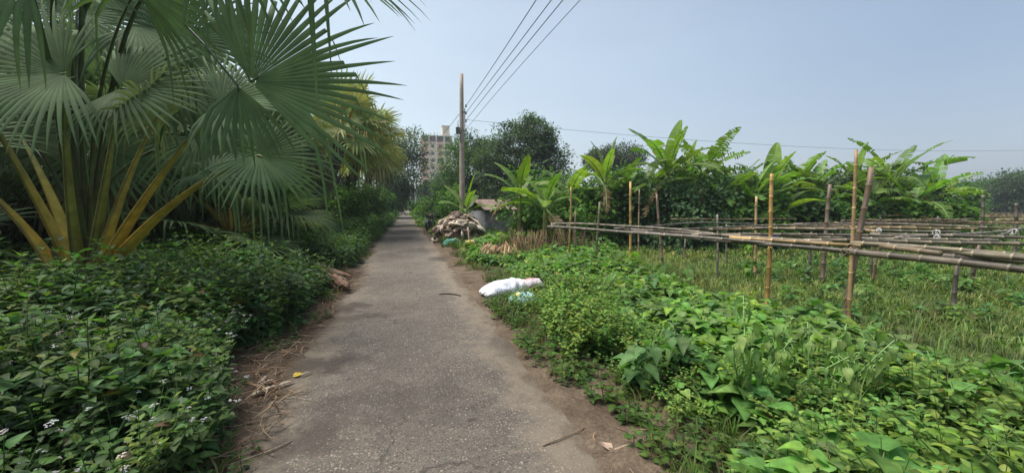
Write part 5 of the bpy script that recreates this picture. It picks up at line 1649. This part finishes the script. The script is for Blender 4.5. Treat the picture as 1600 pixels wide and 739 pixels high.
for xw in (-.62, .62):
    a = np.linspace(0, 2 * PI, 21); m = MB()
    m.add(*tube(B_(np.stack([xw + .26 * np.cos(a), 0 * a, .31 + .26 * np.sin(a)], 1)), .05, 8, (.025, .025, .025), cap=False, ref=Rb @ np.array([0, 1., 0]))); wh = m.build('wheel', M_RUBBER, bike, origin=mo)
    m = MB(); m.add(*tube(B_([(xw, -.05, .31), (xw, .05, .31)]), .06, 8, (.3, .3, .3)))
    for k in range(5):
        aa = k * 2 * PI / 5; m.add(*tube(B_([(xw, 0, .31), (xw + .22 * math.cos(aa), 0, .31 + .22 * math.sin(aa))]), .014, 5, (.3, .3, .3)))
    m.build('rim', M_METAL, wh, origin=mo)
m = MB(); m.add(*tube(B_([(-.55, 0, .55), (-.3, 0, .5), (.1, 0, .42), (.35, 0, .5), (.42, 0, .8)]), [.05, .07, .1, .07, .05], 8, (.05, .045, .045))); box(m, -.15, .22, -.12, .12, .22, .52, (.1, .1, .1), Rb, mo)
m.build('frame', M_METAL, bike, origin=mo)
m = MB(); m.add(*tube(B_([(-.02, 0, .78), (.12, 0, .86), (.3, 0, .84), (.4, 0, .76)]), [.07, .13, .13, .06], 10, (.09, .015, .015))); m.build('fuel_tank', M_METAL, bike, origin=mo)
m = MB(); m.add(*tube(B_([(-.72, 0, .84), (-.5, 0, .8), (-.2, 0, .78), (.02, 0, .8)]), [.07, .13, .13, .1], 10, (.02, .02, .02), flat=.5)); m.build('seat', M_RUBBER, bike, origin=mo)
m = MB(); m.add(*tube(B_([(.36, -.36, 1.02), (.42, -.15, 1.0), (.45, 0, .96), (.42, .15, 1.0), (.36, .36, 1.02)]), .02, 6, (.05, .05, .05))); m.build('handlebar', M_METAL, bike, origin=mo)
m = MB(); m.add(*tube(B_([(.62, -.07, .31), (.52, -.07, .65), (.43, -.07, .95)]), .025, 6, (.3, .3, .3))); m.add(*tube(B_([(.62, .07, .31), (.52, .07, .65), (.43, .07, .95)]), .025, 6, (.3, .3, .3))); m.build('fork', M_METAL, bike, origin=mo)
m = MB(); m.add(*tube(B_([(.42, 0, .86), (.5, 0, .86), (.56, 0, .86)]), [.06, .1, .09], 10, (.35, .36, .38))); m.build('headlight', M_METAL, bike, origin=mo)
m = MB(); m.add(*tube(B_([(-.88, 0, .58), (-.8, 0, .66), (-.6, 0, .66)]), [.05, .08, .06], 7, (.03, .03, .03), flat=.5)); m.build('rear_fender', M_METAL, bike, origin=mo)
m = MB(); box(m, -.905, -.89, -.12, .12, .5, .66, (.75, .75, .72), Rb, mo); m.build('number_plate', M_METAL, bike, smooth=False, origin=mo)
m = MB(); m.add(*tube(B_([(-.2, .13, .28), (-.5, .15, .3), (-.85, .15, .36)]), [.03, .05, .045], 7, (.25, .25, .25))); m.build('exhaust_pipe', M_METAL, bike, origin=mo)

# ================================================================== single plants one can tell apart
def big_leaves(name, loc, label, n, L, col, seed, H=.6, kind='heart', ratio=.42, elr=(.2, .9), droop=.5, cat='plant', group=None, fold=.25, lod=0, hang=0.):
    rg = np.random.default_rng(seed); loc = np.asarray(loc, float)
    root = empty(name, loc, label, cat, group)
    ns_ = 1 if name == 'taro_plant' else (7 if hang else 4)
    sp_ = .55 if hang else .3
    tops = [loc + np.array([rg.uniform(-sp_, sp_) * H, rg.uniform(-sp_, sp_) * H, H * rg.uniform(.75, 1.05)]) for _ in range(ns_)]
    if name != 'taro_plant':
        for t_ in tops:
            MB().add(*tube(bez(loc, (loc + t_) / 2 + rg.normal(size=3) * .03, t_, 6), np.linspace(.009, .004, 6), 5, np.array(col) * 1.1)).build('stem', M_PETI, root, origin=loc)
    for i in range(n):
        az = i * 2.4 + rg.uniform(-.5, .5); u_ = rg.uniform(.25, 1.0)
        if name == 'taro_plant':
            el = rg.uniform(*elr); d = np.array([math.cos(az) * math.cos(el), math.sin(az) * math.cos(el), math.sin(el)]); st = loc; hub = loc + d * H * rg.uniform(.7, 1.05)
        else:
            st = loc * (1 - u_) + tops[i % ns_] * u_; el = rg.uniform(-.1, .5); d = np.array([math.cos(az) * math.cos(el), math.sin(az) * math.cos(el), math.sin(el)]); hub = st + d * L * rg.uniform(.3, .6)
        ax = unit(np.array([d[0], d[1], rg.uniform(-.45, .15) - hang * rg.uniform(.4, 2.2)])); nr = UP + .5 * np.array([d[0], d[1], 0]) + rg.normal(size=3) * .3
        v, q, c = leaf(kind, ratio * rg.uniform(.85, 1.1), fold * rg.uniform(.5, 2), droop * rg.uniform(.5, 1.5), 0, rg)
        ll = L * rg.uniform(.6, 1.15)
        m = MB(); m.add((v * ll) @ frame(ax, nr).T + hub, q, None, c * np.array(col) * rg.uniform(.75, 1.25) * np.array([rg.uniform(.9, 1.25), 1, 1]))
        o = m.build('leaf', M_LEAF, root, origin=loc)
        m = MB(); m.add(*tube(bez(st, (st + hub) / 2 + UP * .03, hub, 4), [.005, .004, .004, .003], 4, np.array(col) * 1.15)); m.build('leaf_stalk', M_PETI, o, origin=loc)
    return root


def fpt(px, py, d):
    p = at_d(px, py, d); p[2] = float(gz(p[0], p[1])); return p


big_leaves('taro_plant', fpt(962, 420, 8.6), 'bright yellow green taro with big leaves before the golden banded post', 13, .5, (.12, .24, .03), 301, .75)
big_leaves('taro_plant', fpt(925, 418, 9.2), 'smaller bright taro left of the golden banded post', 10, .42, (.11, .23, .03), 302, .65)
big_leaves('taro_plant', fpt(1055, 420, 9.0), 'low green taro right of the dark post', 9, .36, (.07, .16, .03), 303, .5)
big_leaves('broadleaf_plant', fpt(1000, 640, 3.35), 'dusty broad leaved plant at the edge of the dark right verge', 46, .15, (.09, .185, .06), 304, .46, ratio=.42)
big_leaves('broadleaf_plant', fpt(1045, 620, 3.5), 'dusty broad leaved plant deeper in the weeds right of the other', 40, .15, (.09, .18, .058), 305, .55, ratio=.42)
big_leaves('wilted_plant', fpt(1170, 700, 3.0), 'wilting pale green plant with hanging leaves in the near right weeds', 130, .09, (.16, .27, .08), 306, .8, droop=.7, ratio=.32, hang=1.0)
big_leaves('wilted_plant', fpt(1262, 715, 2.9), 'wilting plant with curled pale edges right of the other wilted one', 120, .095, (.155, .26, .08), 307, .78, droop=.7, ratio=.34, hang=1.0)
big_leaves('gourd_seedling', fpt(1350, 760, 2.5), 'plant with large pointed leaves at the bottom of the right weeds', 16, .13, (.1, .21, .045), 308, .4, ratio=.48, droop=.3)
big_leaves('gourd_seedling', fpt(1560, 640, 2.75), 'broad gourd leaves spreading at the right edge of the picture', 40, .17, (.085, .185, .05), 309, .55, ratio=.5, droop=.4)
big_leaves('gourd_seedling', fpt(1480, 600, 3.1), 'broad gourd leaves on the ridge of the right weeds', 40, .17, (.09, .195, .045), 310, .52, ratio=.5, droop=.4)
# vine climbing near the golden post
q = fpt(1172, 440, 8.2); m = MB(); m.add(*tube(bez(q, q + np.array([.1, 0, .5]), q + np.array([0, 0, 1.0]), 6), .008, 5, (.1, .15, .05)))
vine = empty('climbing_vine', q, 'small bright climbing vine left of the golden post', 'vine'); m.build('stem', M_PETI, vine, origin=q)
for k in range(16):
    h = rgH.uniform(.25, 1.0); a = rgH.uniform(0, 2 * PI); v, qq, c = leaf('heart', .5, .2, .4, 0, rgH); d = np.array([math.cos(a), math.sin(a), -.3])
    m = MB(); m.add((v * rgH.uniform(.1, .17)) @ frame(d, UP + d * .4).T + q + UP * h + d * .05, qq, None, c * np.array((.12, .23, .03)) * rgH.uniform(.8, 1.2)); m.build('leaf', M_LEAF, vine, origin=q)
# tall weed standing up among the left weeds
for k, (px, py, d, hh, lb) in enumerate(((168, 500, 3.6, 1.15, 'tall upright weed in front of the nearest palm base'), (232, 470, 4.2, .95, 'second upright weed right of the tall one'), (20, 480, 4.0, 1.0, 'upright weed at the far left edge below the palm'))):
    q = fpt(px, py, d); T_ = weed(700 + k, hh, 12, .13, 'ovate', .34, 0, (.05, .12, .035))
    m = MB(); m.add(T_[0] + q, T_[1], None, T_[2]); tag(m.build('tall_weed', M_LEAF, None, origin=tuple(q)), lb, 'weed plant')
# ================================================================== sky and sun
SUN_EL, SUN_AZ = R_(64), R_(-72)      # azimuth measured from +Y towards +X
w = bpy.data.worlds.new('World'); S.world = w; w.use_nodes = True
nt = w.node_tree; nt.nodes.clear(); ns = nt.nodes; L = nt.links
sky = N(ns, 'ShaderNodeTexSky', sky_type='NISHITA', sun_disc=False)
sky.sun_elevation = SUN_EL; sky.sun_rotation = SUN_AZ
sky.dust_density = 3.0; sky.air_density = 1.2; sky.ozone_density = 2.0; sky.altitude = 0
mixn = N(ns, 'ShaderNodeMix', data_type='RGBA'); mixn.inputs[0].default_value = .55
L.new(sky.outputs[0], mixn.inputs[6])
# thin high veil: brighter on the sun's side of the sky
tcw = ns.new('ShaderNodeTexCoord'); dt = N(ns, 'ShaderNodeVectorMath', operation='DOT_PRODUCT')
dt.inputs[1].default_value = (math.sin(R_(-42)), math.cos(R_(-42)), 0.0)
L.new(tcw.outputs['Generated'], dt.inputs[0])
fr = N(ns, 'ShaderNodeMapRange', From_Min=-.25, From_Max=.75, To_Min=0.0, To_Max=1.0); L.new(dt.outputs['Value'], fr.inputs['Value'])
veil = N(ns, 'ShaderNodeMix', data_type='RGBA'); L.new(fr.outputs[0], veil.inputs[0])
veil.inputs[6].default_value = (2.2, 2.75, 3.65, 1); veil.inputs[7].default_value = (4.75, 5.5, 5.8, 1)
cn = N(ns, 'ShaderNodeTexNoise', Scale=1.6, Detail=5.0, Roughness=.55)
cm = ns.new('ShaderNodeMapping'); cm.inputs['Scale'].default_value = (1, 1, 3.2); L.new(tcw.outputs['Generated'], cm.inputs[0]); L.new(cm.outputs[0], cn.inputs['Vector'])
cf = N(ns, 'ShaderNodeMapRange', From_Min=.3, From_Max=.7, To_Min=.93, To_Max=1.07); L.new(cn.outputs['Fac'], cf.inputs['Value'])
cv = N(ns, 'ShaderNodeVectorMath', operation='SCALE'); L.new(veil.outputs[2], cv.inputs[0]); L.new(cf.outputs[0], cv.inputs['Scale'])
L.new(cv.outputs[0], mixn.inputs[7])
bg = N(ns, 'ShaderNodeBackground', Strength=.12)
L.new(mixn.outputs[2], bg.inputs[0])
wo = ns.new('ShaderNodeOutputWorld'); L.new(bg.outputs[0], wo.inputs[0])
sd = bpy.data.lights.new('sun', 'SUN'); sd.energy = 4.3; sd.angle = R_(42); sd.color = (1, .95, .87)
so = bpy.data.objects.new('sun', sd); COL.objects.link(so)
dv = Vector((math.sin(SUN_AZ) * math.cos(SUN_EL), math.cos(SUN_AZ) * math.cos(SUN_EL), math.sin(SUN_EL)))
so.rotation_euler = dv.to_track_quat('Z', 'Y').to_euler(); so.location = (0, 0, 30)
S.view_settings.view_transform = 'Standard'; S.view_settings.look = 'None'; S.view_settings.gamma = 1; S.view_settings.exposure = .56
S.view_settings.use_curve_mapping = False
S.render.engine = 'CYCLES'
S.cycles.max_bounces = 6; S.cycles.diffuse_bounces = 3; S.cycles.transmission_bounces = 3
S.cycles.use_denoising = True

# ================================================================== humid air
hz = MB(); box(hz, -300, 400, -40, 420, -3, 46, (1, 1, 1))
hm, hnt, hns, hL = new_mat('humid_air')
hv = hns.new('ShaderNodeVolumePrincipled'); hv.inputs['Density'].default_value = .0009; hv.inputs['Color'].default_value = (.86, .92, 1, 1); hv.inputs['Anisotropy'].default_value = .2
ho = hns.new('ShaderNodeOutputMaterial'); hL.new(hv.outputs[0], ho.inputs['Volume'])
tag(hz.build('haze', hm, None, smooth=False), kind='stuff')
